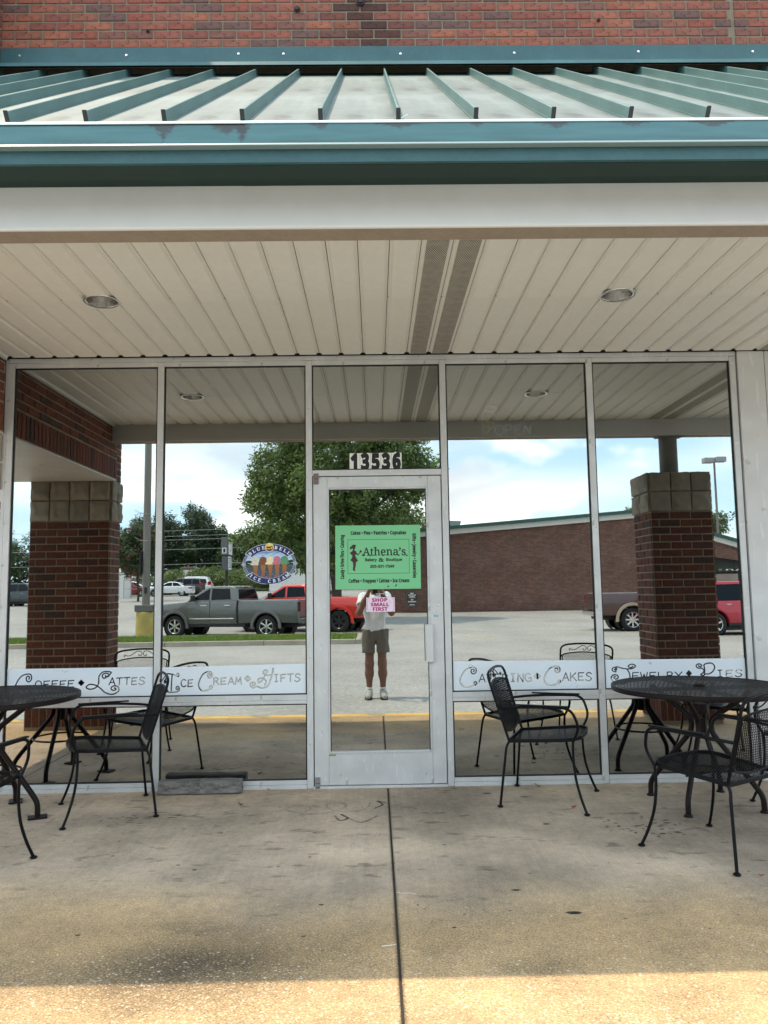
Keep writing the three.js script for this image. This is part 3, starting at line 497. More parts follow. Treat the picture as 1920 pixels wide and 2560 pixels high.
// letters as strokes in a box 1 wide, 1 high, y down
const K = (...l) => l;
const arc = (cx, cy, rx, ry, a0, a1, n = 14) => Array.from({ length: n + 1 }, (_, i) => { const a = (a0 + (a1 - a0) * i / n) * Math.PI / 180; return [cx + rx * Math.cos(a), cy + ry * Math.sin(a)]; });
const spiral = (cx, cy, r, a0, turns, dir = 1, n = 40) => Array.from({ length: n + 1 }, (_, i) => { const t = i / n, a = a0 * Math.PI / 180 + dir * t * turns * 2 * Math.PI, q = r * (1 - 0.82 * t); return [cx + q * Math.cos(a), cy + q * Math.sin(a)]; });
const CAPS = {
  O: K(arc(0.5, 0.5, 0.48, 0.5, -80, 285, 26)), F: K([[0.12, 0.02], [0.05, 1]], [[0.08, 0.05], [0.95, 0.0]], [[0.06, 0.5], [0.75, 0.46]]), E: K([[0.95, 0.02], [0.12, 0.05], [0.05, 0.97], [0.9, 0.93]], [[0.08, 0.5], [0.75, 0.47]]),
  A: K([[0.0, 1], [0.55, 0], [1, 1]], [[0.18, 0.68], [0.86, 0.66]]), T: K([[0, 0.04], [1, 0]], [[0.52, 0.02], [0.48, 1]]), S: K([[0.95, 0.14], [0.7, 0], [0.3, 0.03], [0.15, 0.25], [0.4, 0.45], [0.75, 0.55], [0.92, 0.76], [0.65, 0.98], [0.25, 1], [0.02, 0.86]]),
  R: K([[0.1, 1], [0.12, 0.03], [0.65, 0], [0.88, 0.22], [0.68, 0.46], [0.12, 0.52]], [[0.45, 0.5], [1, 1]]), M: K([[0, 1], [0.16, 0], [0.5, 0.72], [0.84, 0], [1, 1]]), C: K(arc(0.55, 0.5, 0.52, 0.5, -48, -315, 22)),
  I: K([[0.1, 0.02], [0.9, 0]], [[0.5, 0.01], [0.5, 0.98]], [[0.1, 1], [0.9, 0.98]]), N: K([[0.05, 1], [0.1, 0], [0.9, 1], [0.95, 0]]), G: K(arc(0.5, 0.5, 0.5, 0.5, -50, -345, 20), [[0.55, 0.55], [0.98, 0.55], [0.95, 0.95]]),
  K: K([[0.08, 0], [0.05, 1]], [[0.92, 0], [0.08, 0.58]], [[0.35, 0.42], [1, 1]]), W: K([[0, 0], [0.25, 1], [0.5, 0.25], [0.75, 1], [1, 0]]), L: K([[0.1, 0], [0.06, 0.98], [0.95, 0.95]]), Y: K([[0, 0], [0.5, 0.5], [1, 0]], [[0.5, 0.5], [0.42, 1]]),
};
// swash capitals
const SWASH = {
  C: K([...spiral(0.78, 0.19, 0.2, -60, 1.35, 1).reverse(), [0.62, 0.02], [0.36, 0.12], [0.12, 0.4], [0.02, 0.72], [0.2, 0.97], [0.5, 0.99], [0.78, 0.92], [0.98, 0.82], [0.9, 0.73], [0.8, 0.82], [0.9, 0.92]]),
  L: K([...spiral(0.6, 0.18, 0.14, 120, 1.2, 1).reverse(), [0.74, 0.05], [0.5, 0.02], [0.38, 0.2], [0.37, 0.5], [0.3, 0.68], [0.12, 0.76], [0.0, 0.68], [0.08, 0.56], [0.26, 0.58], [0.42, 0.72], [0.58, 0.92], [0.8, 0.99], [0.97, 0.86], ...spiral(0.84, 0.75, 0.14, -10, 1.2, -1)]),
  I: K([...spiral(0.86, 0.1, 0.1, 60, 1.1, -1).reverse(), [0.7, 0.12], [0.45, 0.06], [0.2, 0.04], [0.08, 0.1]], [[0.5, 0.06], [0.46, 0.5], [0.44, 0.9]], [...spiral(0.12, 0.88, 0.12, -90, 1.1, -1).reverse(), [0.24, 0.96], [0.5, 0.98], [0.78, 0.97], ...spiral(0.84, 0.8, 0.15, 60, 1.2, -1)]),
  G: K([[0.95, 0.02], [0.92, 0.3], [0.7, 0.36], [0.55, 0.24], [0.6, 0.1], [0.72, 0.14], [0.62, 0.36], [0.5, 0.62], [0.36, 0.72], [0.34, 0.54], [0.52, 0.5], [0.66, 0.66], [0.6, 0.84]], [[0.96, 0.02], [0.84, 0.6], [0.7, 0.92], [0.46, 0.99], [0.28, 0.9], [0.12, 0.98], ...spiral(0.14, 0.8, 0.15, 100, 1.2, 1)]),
  J: K([...spiral(0.17, 0.24, 0.14, 80, 1.2, 1).reverse(), [0.2, 0.13], [0.45, 0.2], [0.68, 0.24], [0.9, 0.2], [0.98, 0.08], [0.84, 0.0], [0.7, 0.1], [0.78, 0.18], [0.88, 0.12]], [[0.64, 0.24], [0.74, 0.5], [0.72, 0.82], [0.55, 0.97], [0.28, 0.97], [0.04, 0.82], [0.0, 0.66], ...spiral(0.17, 0.66, 0.16, 180, 1.3, 1)]),
  P: K([...spiral(0.2, 0.22, 0.2, 90, 1.3, 1).reverse(), [0.3, 0.4], [0.42, 0.6], [0.34, 0.8], [0.24, 0.9], [0.36, 0.98], [0.46, 0.9]], [[0.42, 0.95], [0.46, 0.5], [0.44, 0.16], [0.62, 0.04], [0.86, 0.06], [0.98, 0.3], [0.88, 0.66], [0.66, 0.86], [0.5, 0.86]]),
};
function strokes(x, list, x0, y0, w, h, lw, smooth) {
  x.lineWidth = lw; x.lineCap = x.lineJoin = 'round';
  for (const pts of list) {
    const P = smooth ? new THREE.CatmullRomCurve3(pts.map(([a, b]) => new THREE.Vector3(x0 + a * w, y0 + b * h, 0)), false, 'centripetal').getPoints(pts.length * 6) : pts.map(([a, b]) => ({ x: x0 + a * w, y: y0 + b * h }));
    x.beginPath(); P.forEach((p, i) => (i ? x.lineTo(p.x, p.y) : x.moveTo(p.x, p.y))); x.stroke();
  }
}
function film(label, x0, x1, yl, yr, height, W, H, items, tilt) {
  const paintFilm = (grow, fg, bg) => (x, cw, ch) => {
    const sx = cw / W, sy = ch / H; x.fillStyle = bg; x.fillRect(0, 0, cw, ch); x.strokeStyle = fg; x.fillStyle = fg; x.scale(sx, sy);
    for (const [kind, text, a, b, c, d] of items) {
      if (kind === 'swash') strokes(x, SWASH[text], a, c, b - a, d - c, 7.4 + grow, true);
      else if (kind === 'caps') { const n = text.length, gap = 0.26, w = (b - a) / (n + (n - 1) * gap); [...text].forEach((ch2, i) => strokes(x, CAPS[ch2], a + i * w * (1 + gap) + (ch2 === 'I' ? w * 0.2 : 0), c + (i % 2) * 2, ch2 === 'I' ? w * 0.6 : w, d - c, 5.6 + grow, ch2 === 'S')); }
      else if (kind === 'dot') { x.beginPath(); x.moveTo((a + b) / 2, c); x.lineTo(b, (c + d) / 2); x.lineTo((a + b) / 2, d); x.lineTo(a, (c + d) / 2); x.closePath(); x.fill(); if (grow) { x.lineWidth = grow; x.stroke(); } }
      else { for (let i = 0; i < 9; i++) { x.beginPath(); x.arc(lerp(a, b, ((i * 37) % 11) / 11), lerp(c, d, ((i * 53) % 7) / 7), 1.2 + (i % 3), 0, 7); x.fill(); } }
    }
  };
  const alpha = canvasTex(2048, 512, paintFilm(0, '#000', '#fff'), false), map = canvasTex(2048, 512, paintFilm(3.6, '#23262a', '#dde4ea'));  // dark outline round the letters paints in the shade of the cut edge
  const m = mesh('window_lettering', sheet(x1 - x0, height, 0.0008, 0.002), std({ map, roughness: 0.35, alphaMap: alpha, alphaTest: 0.5 }));
  m.position.set((x0 + x1) / 2, (yl + yr) / 2 - height / 2, -0.0195); m.rotation.z = tilt;
  return tag(m, label, 'window sign', 'white lettered strips across the windows');
}
film('white window strip with cut-out words Coffee and Lattes', -2.555, -1.545, 0.836, 0.836, 0.2, 1235, 245, [['swash', 'C', 62, 212, 42, 235], ['caps', 'OFFEE', 238, 566, 102, 160], ['dot', '', 598, 652, 98, 150], ['swash', 'L', 668, 950, 32, 225], ['caps', 'ATTES', 860, 1162, 85, 145], ['bits', '', 320, 520, 20, 34]], 0);
film('white window strip with cut-out words Ice Cream and Gifts, tilted slightly', -1.492, -0.486, 0.832, 0.842, 0.205, 1220, 250, [['swash', 'I', 30, 156, 48, 212], ['caps', 'CE', 166, 268, 106, 166], ['swash', 'C', 312, 432, 44, 204], ['caps', 'REAM', 436, 674, 98, 156], ['dot', '', 700, 754, 86, 140], ['swash', 'G', 745, 952, 30, 196], ['caps', 'IFTS', 944, 1170, 84, 146]], 0.012);
film('white window strip with cut-out words Catering and Cakes', 0.531, 1.546, 0.842, 0.834, 0.205, 1285, 260, [['swash', 'C', 65, 220, 52, 224], ['caps', 'ATERING', 236, 700, 112, 182], ['dot', '', 724, 782, 108, 164], ['swash', 'C', 810, 962, 50, 216], ['caps', 'AKES', 976, 1236, 108, 178], ['bits', '', 120, 190, 30, 45], ['bits', '', 1020, 1120, 190, 240]], -0.006);
film('white window strip with cut-out words Jewelry and Pies', 1.597, 2.59, 0.835, 0.831, 0.205, 1195, 260, [['swash', 'J', 55, 268, 40, 212], ['caps', 'EWELRY', 232, 655, 112, 176], ['dot', '', 690, 738, 100, 154], ['swash', 'P', 774, 938, 36, 150], ['caps', 'IES', 946, 1166, 102, 160], ['bits', '', 370, 400, 25, 45]], -0.003);
{
  // house number: five plates
  const t = thing('house_number', 'black number 13536 on five small plates over the door', 'house number', [0.017, 2.26, -0.0195]);
  [...'13536'].forEach((d, i) => {
    const map = canvasTex(128, 220, (x, w, h) => { x.fillStyle = '#e9e7e2'; x.fillRect(0, 0, w, h); x.fillStyle = '#c4c0b8'; for (let k = 0; k < 26; k++) x.fillRect((k * 53) % w, (k * 97) % h, 1.5, 30); x.fillStyle = '#0a0a0a'; x.save(); x.translate(w / 2, h - 14); x.scale(0.95, 1.4); x.font = 'bold 190px sans-serif'; x.textAlign = 'center'; x.lineWidth = 20; x.lineJoin = 'round'; x.strokeStyle = '#0a0a0a'; x.fillText(d, 0, 0); x.strokeText(d, 0, 0); x.restore(); });
    const m = mesh('number_plate', sheet(0.0735, 0.125, 0.001, 0.002), std({ map, roughness: 0.5 }), t); m.position.set(-0.1495 + i * 0.0748, rr(-0.001, 0.001), i * 0.0002); m.rotation.z = rr(-0.01, 0.01);
  });
}
function arcText(x, text, cx, cy, rx, ry, a0, a1, flip) {
  const n = text.length; [...text].forEach((c, i) => { const a = lerp(a0, a1, n > 1 ? i / (n - 1) : 0.5) * Math.PI / 180, px = cx + rx * Math.cos(a), py = cy + ry * Math.sin(a), t = Math.atan2(ry * Math.cos(a), -rx * Math.sin(a)) + (flip ? Math.PI : 0); x.save(); x.translate(px, py); x.rotate(t); x.fillText(c, 0, 0); x.lineWidth = 2; x.strokeStyle = x.fillStyle; x.strokeText(c, 0, 0); x.restore(); });
}
const fitText = (x, s, cx, cy, w, size, font, bold = 3.4) => { x.font = font.replace('#', size); const m = x.measureText(s).width; x.save(); x.translate(cx, cy); x.scale(w / m, 1); x.textAlign = 'center'; x.fillText(s, 0, 0); if (bold) { x.lineWidth = bold; x.strokeStyle = x.fillStyle; x.lineJoin = 'round'; x.strokeText(s, 0, 0); } x.restore(); };
{
  const map = canvasTex(1476, 1102, (x) => {
    x.scale(2, 2); x.fillStyle = '#78c68e'; x.fillRect(0, 0, 740, 552); x.fillStyle = '#0c0f0c';
    fitText(x, 'Cakes • Pies • Pastries • Cupcakes', 374, 80, 482, 40, 'bold #px sans-serif');
    fitText(x, 'Coffee • Frappes • Lattes • Ice Cream', 376, 494, 528, 40, 'bold #px sans-serif');
    x.save(); x.translate(74, 272); x.rotate(-Math.PI / 2); fitText(x, 'Candy • Drive-Thru • Catering', 0, 0, 382, 40, 'bold #px sans-serif'); x.restore();
    x.save(); x.translate(672, 266); x.rotate(Math.PI / 2); fitText(x, 'Gifts • Jewelry • Casseroles', 0, 0, 386, 40, 'bold #px sans-serif'); x.restore();
    x.strokeStyle = '#0c0f0c'; x.lineWidth = 3; x.strokeRect(108, 124, 532, 292);
    // curled name
    fitText(x, 'Athena’s', 425, 262, 376, 92, '#px serif');
    x.lineWidth = 5; x.lineCap = 'round';
    for (const [cx, cy, r, a, d] of [[240, 254, 13, 0, 1], [618, 262, 9, 180, -1], [352, 196, 9, 90, 1], [300, 262, 7, 20, -1], [410, 262, 7, 20, -1], [548, 262, 7, 20, -1]]) strokes(x, [spiral(0, 0, 1, a, 1.2, d)], cx, cy, r, r, 4.5, false);
    fitText(x, 'Bakery', 307, 310, 102, 33, '#px sans-serif'); fitText(x, 'Boutique', 508, 310, 140, 33, '#px sans-serif'); fitText(x, '&', 396, 316, 44, 42, '#px serif'); fitText(x, '205-331-7349', 404, 367, 210, 31, '#px sans-serif');
    // the figure of a woman with a cake in her hand
    x.fillStyle = '#3a0d10'; const poly = (p) => { x.beginPath(); p.forEach(([a, b], i) => (i ? x.lineTo(a, b) : x.moveTo(a, b))); x.closePath(); x.fill(); };
    x.beginPath(); x.ellipse(160, 190, 15, 17, 0.2, 0, 7); x.fill(); poly([[142, 176], [150, 168], [172, 166], [182, 176], [176, 182], [146, 184]]); x.beginPath(); x.ellipse(136, 194, 9, 14, 0.5, 0, 7); x.fill();
    poly([[154, 204], [166, 204], [168, 218], [182, 226], [180, 246], [172, 262], [182, 282], [196, 306], [186, 314], [178, 318], [176, 350], [166, 392], [168, 396], [158, 392], [150, 384], [154, 350], [152, 320], [130, 300], [144, 280], [148, 262], [130, 246], [126, 236], [148, 222]]);
    poly([[180, 228], [194, 250], [212, 232], [216, 238], [196, 262], [178, 248]]); x.beginPath(); x.ellipse(219, 226, 10, 11, 0, 0, 7); x.fill(); poly([[156, 348], [166, 346], [162, 388], [172, 386], [170, 396], [154, 388]]);
    x.fillStyle = 'rgba(20,40,25,0.8)'; poly([[446, 530], [456, 518], [462, 532], [452, 540]]); poly([[512, 528], [526, 508], [532, 516], [520, 534]]); x.fillStyle = 'rgba(20,40,25,0.25)'; x.fillRect(350, 460, 58, 8);
  });
  const m = mesh('bakery_sign', sheet(0.602, 0.451, 0.003, 0.004), std({ map, roughness: 0.45 })); m.position.set(0.0245, 1.577, -0.019); m.rotation.z = -0.003;
  tag(m, 'green sign with black lettering on the door glass', 'sign');
}
{
  const map = canvasTex(800, 400, (x) => {
    x.fillStyle = '#ecd3e6'; x.fillRect(0, 0, 800, 400); x.strokeStyle = '#b4437f'; x.lineWidth = 9; x.beginPath(); x.moveTo(80, 18); x.quadraticCurveTo(26, 18, 26, 70); x.lineTo(26, 330); x.quadraticCurveTo(26, 384, 80, 384); x.moveTo(720, 18); x.quadraticCurveTo(774, 18, 774, 70); x.lineTo(774, 330); x.quadraticCurveTo(774, 384, 720, 384); x.stroke();
    x.fillStyle = '#a8286e'; fitText(x, 'SHOP', 375, 118, 440, 132, 'bold #px sans-serif', 9); fitText(x, 'SMALL', 380, 244, 520, 132, 'bold #px sans-serif', 9); fitText(x, 'FIRST', 380, 370, 430, 132, 'bold #px sans-serif', 9);
    x.fillStyle = '#222'; for (const [a, b] of [[650, 108], [684, 152], [106, 330]]) { x.save(); x.translate(a, b); for (let i = 0; i < 4; i++) { x.rotate(Math.PI / 2); x.beginPath(); x.moveTo(0, 20); x.lineTo(4, 4); x.lineTo(-4, 4); x.fill(); } x.restore(); }
  });
  const m = mesh('shop_small_sign', sheet(0.2, 0.1, 0.001, 0.002), std({ map, roughness: 0.5 })); m.position.set(0.0385, 1.2425, -0.019); tag(m, 'pink sticker reading Shop Small First on the door glass', 'sticker');
  const om = canvasTex(400, 512, (x) => { x.fillStyle = '#0b0b0c'; x.fillRect(0, 0, 400, 512); x.strokeStyle = '#8d8d8d'; x.lineWidth = 4; x.beginPath(); x.ellipse(200, 256, 178, 234, 0, 0, 7); x.stroke(); x.fillStyle = '#c9c9c9'; fitText(x, 'SMILE', 200, 112, 120, 44, 'bold #px serif'); fitText(x, 'YOU’RE ON', 200, 164, 230, 44, 'bold #px serif'); fitText(x, 'CAMERA', 200, 216, 190, 44, 'bold #px serif'); x.fillRect(90, 244, 220, 2); fitText(x, 'NO', 200, 304, 74, 48, 'bold #px serif'); fitText(x, 'SOLICITING', 200, 358, 250, 44, 'bold #px serif'); fitText(x, 'Thank You', 200, 446, 150, 44, 'bold #px serif'); });
  const s = new THREE.Shape(); s.absellipse(0, 0, 0.0465, 0.061, 0, Math.PI * 2); const g = new THREE.ExtrudeGeometry(s, { depth: 0.001, bevelEnabled: false, curveSegments: 40 }); { const p = g.attributes.position, uv = g.attributes.uv; for (let i = 0; i < p.count; i++) uv.setXY(i, p.getX(i) / 0.093 + 0.5, p.getY(i) / 0.122 + 0.5); }
  const o = mesh('camera_notice', g, std({ map: om, roughness: 0.3 })); o.position.set(0.2605, 1.28, -0.019); tag(o, 'black oval sticker with a camera and no soliciting notice', 'sticker');
  const pr = canvasTex(128, 64, (x) => { x.clearRect(0, 0, 128, 64); x.strokeStyle = '#39a6c2'; x.lineWidth = 4; x.font = 'bold 52px sans-serif'; x.strokeText('PRO', 8, 50); });
  const pm = mesh('door_sticker', new THREE.PlaneGeometry(0.046, 0.024), std({ map: pr, transparent: true, alphaTest: 0.3, roughness: 0.5 })); pm.position.set(0.426, 1.158, -0.0055); tag(pm, 'worn pale blue sticker lettered PRO below the door lock', 'sticker');
  const lv = canvasTex(256, 32, (x) => { x.clearRect(0, 0, 256, 32); x.fillStyle = '#dfe3e0'; x.font = 'bold 22px serif'; x.fillText('jesus loves you ♥', 6, 24); });
  const lm = mesh('small_decal', new THREE.PlaneGeometry(0.096, 0.012), std({ map: lv, transparent: true, alphaTest: 0.3, roughness: 0.5 })); lm.position.set(0.051, 1.319, -0.0185); lm.rotation.z = 0.03; tag(lm, 'tiny white line of script on the glass above the pink sticker', 'sticker');
}
{
  // ice cream decal
  const W = 1400, H = 1010;
  const map = canvasTex(W, H, (x) => {
    x.clearRect(0, 0, W, H); const cx = 700, cy = 520;
    const ell = (rx, ry, f) => { x.fillStyle = f; x.beginPath(); x.ellipse(cx, cy, rx, ry, 0, 0, 7); x.fill(); };
    ell(655, 470, '#c9d0dc'); ell(646, 462, '#14265e'); ell(624, 442, '#c9d0dc'); ell(616, 434, '#14265e'); ell(597, 418, '#c9d0dc');
    x.save(); x.beginPath(); x.ellipse(cx, cy, 588, 410, 0, 0, 7); x.clip();
    const sk = x.createLinearGradient(0, 110, 0, 520); sk.addColorStop(0, '#2f67b0'); sk.addColorStop(0.7, '#b8d3ea'); sk.addColorStop(1, '#dbe8ee'); x.fillStyle = sk; x.fillRect(0, 0, W, H);
    x.fillStyle = '#ffffff55'; for (let i = 0; i < 14; i++) { x.beginPath(); x.ellipse(140 + i * 90, 250 + ((i * 53) % 90), 110, 22, -0.1, 0, 7); x.fill(); }
    x.fillStyle = '#13210f'; for (let i = 0; i < 26; i++) { x.beginPath(); x.ellipse(110 + i * 48, 500 - ((i * 31) % 22) - (i < 4 || i > 21 ? 26 : 0), 44, 34, 0, 0, 7); x.fill(); } x.fillRect(0, 500, W, 40);
    x.fillStyle = '#2b3f2c'; x.fillRect(0, 536, W, 500); let q = 5; const r = () => { q = (q * 1664525 + 1013904223) >>> 0; return q / 4294967296; };
    for (let i = 0; i < 3200; i++) { const yy = 540 + 400 * r(), s = 3 + 6 * (yy - 500) / 400; x.fillStyle = ['#3e3f92', '#5a58b8', '#8c8bd0', '#2c4a2a', '#4f7a34', '#c2a53c', '#24335f'][(r() * (yy > 820 ? 7 : 5)) | 0]; x.beginPath(); x.ellipse(100 + 1200 * r(), yy, s, s * 0.8, 0, 0, 7); x.fill(); }
    x.restore();
    const cones = [[355, 470, 140, '#d9d5c6', '#2c2621'], [545, 468, 140, '#7d4526', '#552b15'], [720, 462, 150, '#efe0b4', '#d8c48c'], [888, 462, 140, '#c5718e', '#9a3d5f'], [1068, 458, 150, '#4f9a72', '#214c37']];
    for (const [a, b, s, c1, c2] of cones) {
      const lean = (720 - a) * 0.02; x.fillStyle = '#b8793f'; x.beginPath(); x.moveTo(a - 68, b + 40); x.lineTo(a + 68, b + 40); x.lineTo(a + 22 + lean, b + 400); x.lineTo(a - 22 + lean, b + 400); x.fill();
      x.strokeStyle = '#7d4a1f'; x.lineWidth = 4; for (let k = -4; k <= 4; k++) { x.beginPath(); x.moveTo(a + k * 15, b + 40); x.lineTo(a + lean + k * 4.6, b + 400); x.stroke(); } for (let k = 0; k < 12; k++) { const t = k / 12; x.beginPath(); x.moveTo(a - 68 + 46 * t, b + 50 + 350 * t); x.lineTo(a + 68 - 46 * t, b + 62 + 350 * t); x.stroke(); }
      x.fillStyle = c1; x.beginPath(); x.ellipse(a, b - 30, 92, 102, 0, 0, 7); x.fill(); x.beginPath(); for (let k = 0; k < 9; k++) x.ellipse(a - 96 + k * 24, b + 40 + ((k * 37) % 14), 28, 24, 0, 0, 7); x.fill();
      for (let k = 0; k < 150; k++) { const t = r() * 6.28, d = Math.sqrt(r()); x.fillStyle = r() < 0.5 ? c2 : '#ffffff30'; x.globalAlpha = c2 === '#2c2621' && r() < 0.7 ? 0.0 : 0.55; x.beginPath(); x.ellipse(a + Math.cos(t) * d * 86, b - 26 + Math.sin(t) * d * 96, 3 + 7 * r(), 2 + 4 * r(), r() * 3, 0, 7); x.fill(); } x.globalAlpha = 1;
    }
    // banners
    const band = (a0, a1, ro, ri, col) => { x.fillStyle = col; x.beginPath(); x.ellipse(cx, cy, ro[0], ro[1], 0, a0, a1); x.ellipse(cx, cy, ri[0], ri[1], 0, a1, a0, true); x.closePath(); x.fill(); };
    const dg = Math.PI / 180;
    band(211 * dg, 331 * dg, [700, 500], [500, 322], '#dfe4ea'); band(213 * dg, 329 * dg, [692, 492], [508, 330], '#0d1f63'); band(35 * dg, 147 * dg, [690, 496], [500, 350], '#dfe4ea'); band(37 * dg, 145 * dg, [683, 489], [506, 356], '#0d1f63');
    x.fillStyle = '#f0f1ee'; x.font = 'bold 112px serif'; x.textAlign = 'center'; x.textBaseline = 'middle'; arcText(x, 'BLUE', cx, cy, 602, 414, 219, 256); arcText(x, 'BELL', cx, cy, 602, 414, 286, 322);
    x.font = 'bold 108px serif'; arcText(x, 'ICE CREAM', cx, cy, 596, 424, 139, 43, true);
    for (const sx of [62, 1338]) { x.save(); x.translate(sx, 520); x.rotate(Math.PI / 4); x.fillStyle = '#dfe4ea'; x.fillRect(-42, -42, 84, 84); x.fillStyle = '#1b2d63'; x.fillRect(-34, -34, 68, 68); x.fillStyle = '#dfe4ea'; for (let i = 0; i < 4; i++) x.fillRect(-24 + (i % 2) * 26, -24 + (i >> 1) * 26, 20, 20); x.restore(); }
    x.fillStyle = '#e9dcc9'; x.beginPath(); x.arc(705, 110, 108, 0, 7); x.fill(); x.fillStyle = '#e6b637'; x.beginPath(); x.arc(705, 110, 96, 0, 7); x.fill(); x.fillStyle = '#f2d67a'; x.beginPath(); x.arc(715, 70, 60, 0, 7); x.fill();
    x.fillStyle = '#3c1513'; x.beginPath(); x.arc(705, 110, 95, 0.5, Math.PI - 0.5); x.fill(); x.fillStyle = '#2a1210'; x.fillRect(636, 92, 104, 38); x.fillRect(640, 124, 12, 30); x.fillRect(720, 124, 12, 30); x.beginPath(); x.ellipse(746, 92, 20, 16, -0.5, 0, 7); x.fill(); x.beginPath(); x.moveTo(770, 150); x.lineTo(782, 98); x.lineTo(792, 150); x.fill(); x.beginPath(); x.arc(782, 98, 10, 0, 7); x.fill(); x.fillStyle = '#e9dcc9'; for (let i = 0; i < 6; i++) x.fillRect(628 + i * 27, 150, 16, 5);
  });
  const w = 0.402, h = w * H / W, m = mesh('ice_cream_decal', sheet(w, h, 0.0008, 0.002), std({ map, alphaTest: 0.5, roughness: 0.35 })); m.position.set(-0.742, 1.543, -0.0195); m.rotation.z = 0.012;
  tag(m, 'oval blue ice cream decal with five cones on the window', 'decal');
}
{
  // neon sign hanging inside
  const s = thing('neon_sign', 'dim neon open sign with an ice cream cone behind the upper right window', 'neon sign', [0.998, 2.6, -0.17]);
  const glow = (r, g, b) => std({ color: lin(0.4, 0.4, 0.4), emissive: lin(r, g, b), emissiveIntensity: 0.2, roughness: 0.3 }), r = 0.0045;
  const cn = glow(0.9, 0.75, 0.15), wh = glow(0.75, 0.85, 1.0), pk = glow(1, 0.45, 0.5), gn = glow(0.5, 0.9, 0.8);
  mesh('cone', [pipe([[-0.185, 0, 0], [-0.182, -0.135, 0], [-0.09, -0.045, 0], [-0.185, 0, 0]], r, 0.01, 30, 6), pipe([[-0.184, -0.06, 0], [-0.12, -0.075, 0]], r * 0.8, 0.01, 4, 6), pipe([[-0.16, -0.01, 0], [-0.13, -0.075, 0]], r * 0.8, 0.01, 4, 6)], cn, s);
  mesh('scoop', spline([[-0.18, 0, 0], [-0.19, 0.03, 0], [-0.15, 0.05, 0], [-0.09, 0.02, 0], [-0.075, -0.03, 0]], r, 24, 6), pk, s);
  mesh('scoop', spline([[-0.17, 0.06, 0], [-0.13, 0.05, 0], [-0.09, 0.05, 0], [-0.085, 0.08, 0], [-0.17, 0.08, 0], [-0.165, 0.06, 0]], r, 24, 6), gn, s);
  mesh('scoop', spline([[-0.15, 0.1, 0], [-0.13, 0.14, 0], [-0.1, 0.15, 0], [-0.085, 0.11, 0]], r, 24, 6), pk, s);
  const y0 = -0.125, y1 = -0.055; mesh('letter', new THREE.TorusGeometry(0.032, r, 6, 28).scale(0.95, 1.15, 1).translate(-0.062, -0.09, 0), wh, s);
  mesh('letter', spline([[-0.015, y0, 0], [-0.014, y1, 0], [0.02, y1, 0], [0.034, -0.072, 0], [0.02, -0.09, 0], [-0.014, -0.09, 0]], r, 24, 6), wh, s);
  mesh('letter', [pipe([[0.1, y1, 0], [0.055, y1, 0], [0.054, y0, 0], [0.1, y0, 0]], r, 0.006, 16, 6), pipe([[0.055, -0.09, 0], [0.09, -0.09, 0]], r, 0.01, 4, 6)], wh, s);
  mesh('letter', pipe([[0.125, y0, 0], [0.127, y1, 0], [0.168, y0, 0], [0.17, y1, 0]], r, 0.006, 20, 6), wh, s);
  mesh('frame_rod', [pipe([[-0.19, -0.14, -0.012], [0.18, -0.14, -0.012]], 0.002, 0.01, 4, 5), pipe([[-0.13, 0.16, -0.012], [-0.13, -0.14, -0.012]], 0.002, 0.01, 4, 5)], M.dark, s);
}
// ---------------------------------------------------------------- chairs and tables of iron and expanded mesh
// strands of expanded metal inside a convex outline (points in a plane, anticlockwise); map(u, v) gives the place in space
function strands(outline, along, across, w, h, map, cut = 6) {
  const geo = [], dirs = [[along, across], [along, -across]];
  for (const [dx, dy] of dirs) {
    const l = Math.hypot(dx, dy), ux = dx / l, uy = dy / l, nx = -uy, ny = ux, step = (along * Math.abs(across)) / l;
    let lo = 1e9, hi = -1e9; for (const [x, y] of outline) { const d = x * nx + y * ny; lo = Math.min(lo, d); hi = Math.max(hi, d); }
    for (let d = Math.ceil(lo / step) * step; d < hi; d += step) {
      let t0 = -1e9, t1 = 1e9;
      for (let i = 0; i < outline.length; i++) { const [ax, ay] = outline[i], [bx, by] = outline[(i + 1) % outline.length], ex = by - ay, ey = -(bx - ax), num = ex * (ax - d * nx) + ey * (ay - d * ny), den = ex * ux + ey * uy; if (Math.abs(den) < 1e-9) { if (num < 0) t1 = -1e9; } else if (den > 0) t1 = Math.min(t1, num / den); else t0 = Math.max(t0, num / den); }
      if (t1 - t0 < 0.006) continue;
      const pos = [], n = cut, idx = [];
      for (let k = 0; k <= n; k++) { const t = lerp(t0, t1, k / n), px = d * nx + ux * t, py = d * ny + uy * t; for (const [a, b] of [[-w, -h], [w, -h], [w, h], [-w, h]]) pos.push(...map(px + nx * a, py + ny * a, b)); }
      for (let k = 0; k < n; k++) for (let c = 0; c < 4; c++) { const a = k * 4 + c, b = k * 4 + (c + 1) % 4; idx.push(a, b, a + 4, b, b + 4, a + 4); }
      const g = new THREE.BufferGeometry(); g.setAttribute('position', new THREE.Float32BufferAttribute(pos, 3)); g.setIndex(idx); const q = g.toNonIndexed(); q.computeVertexNormals(); geo.push(q);
    }
  }
  return merge(geo);
}
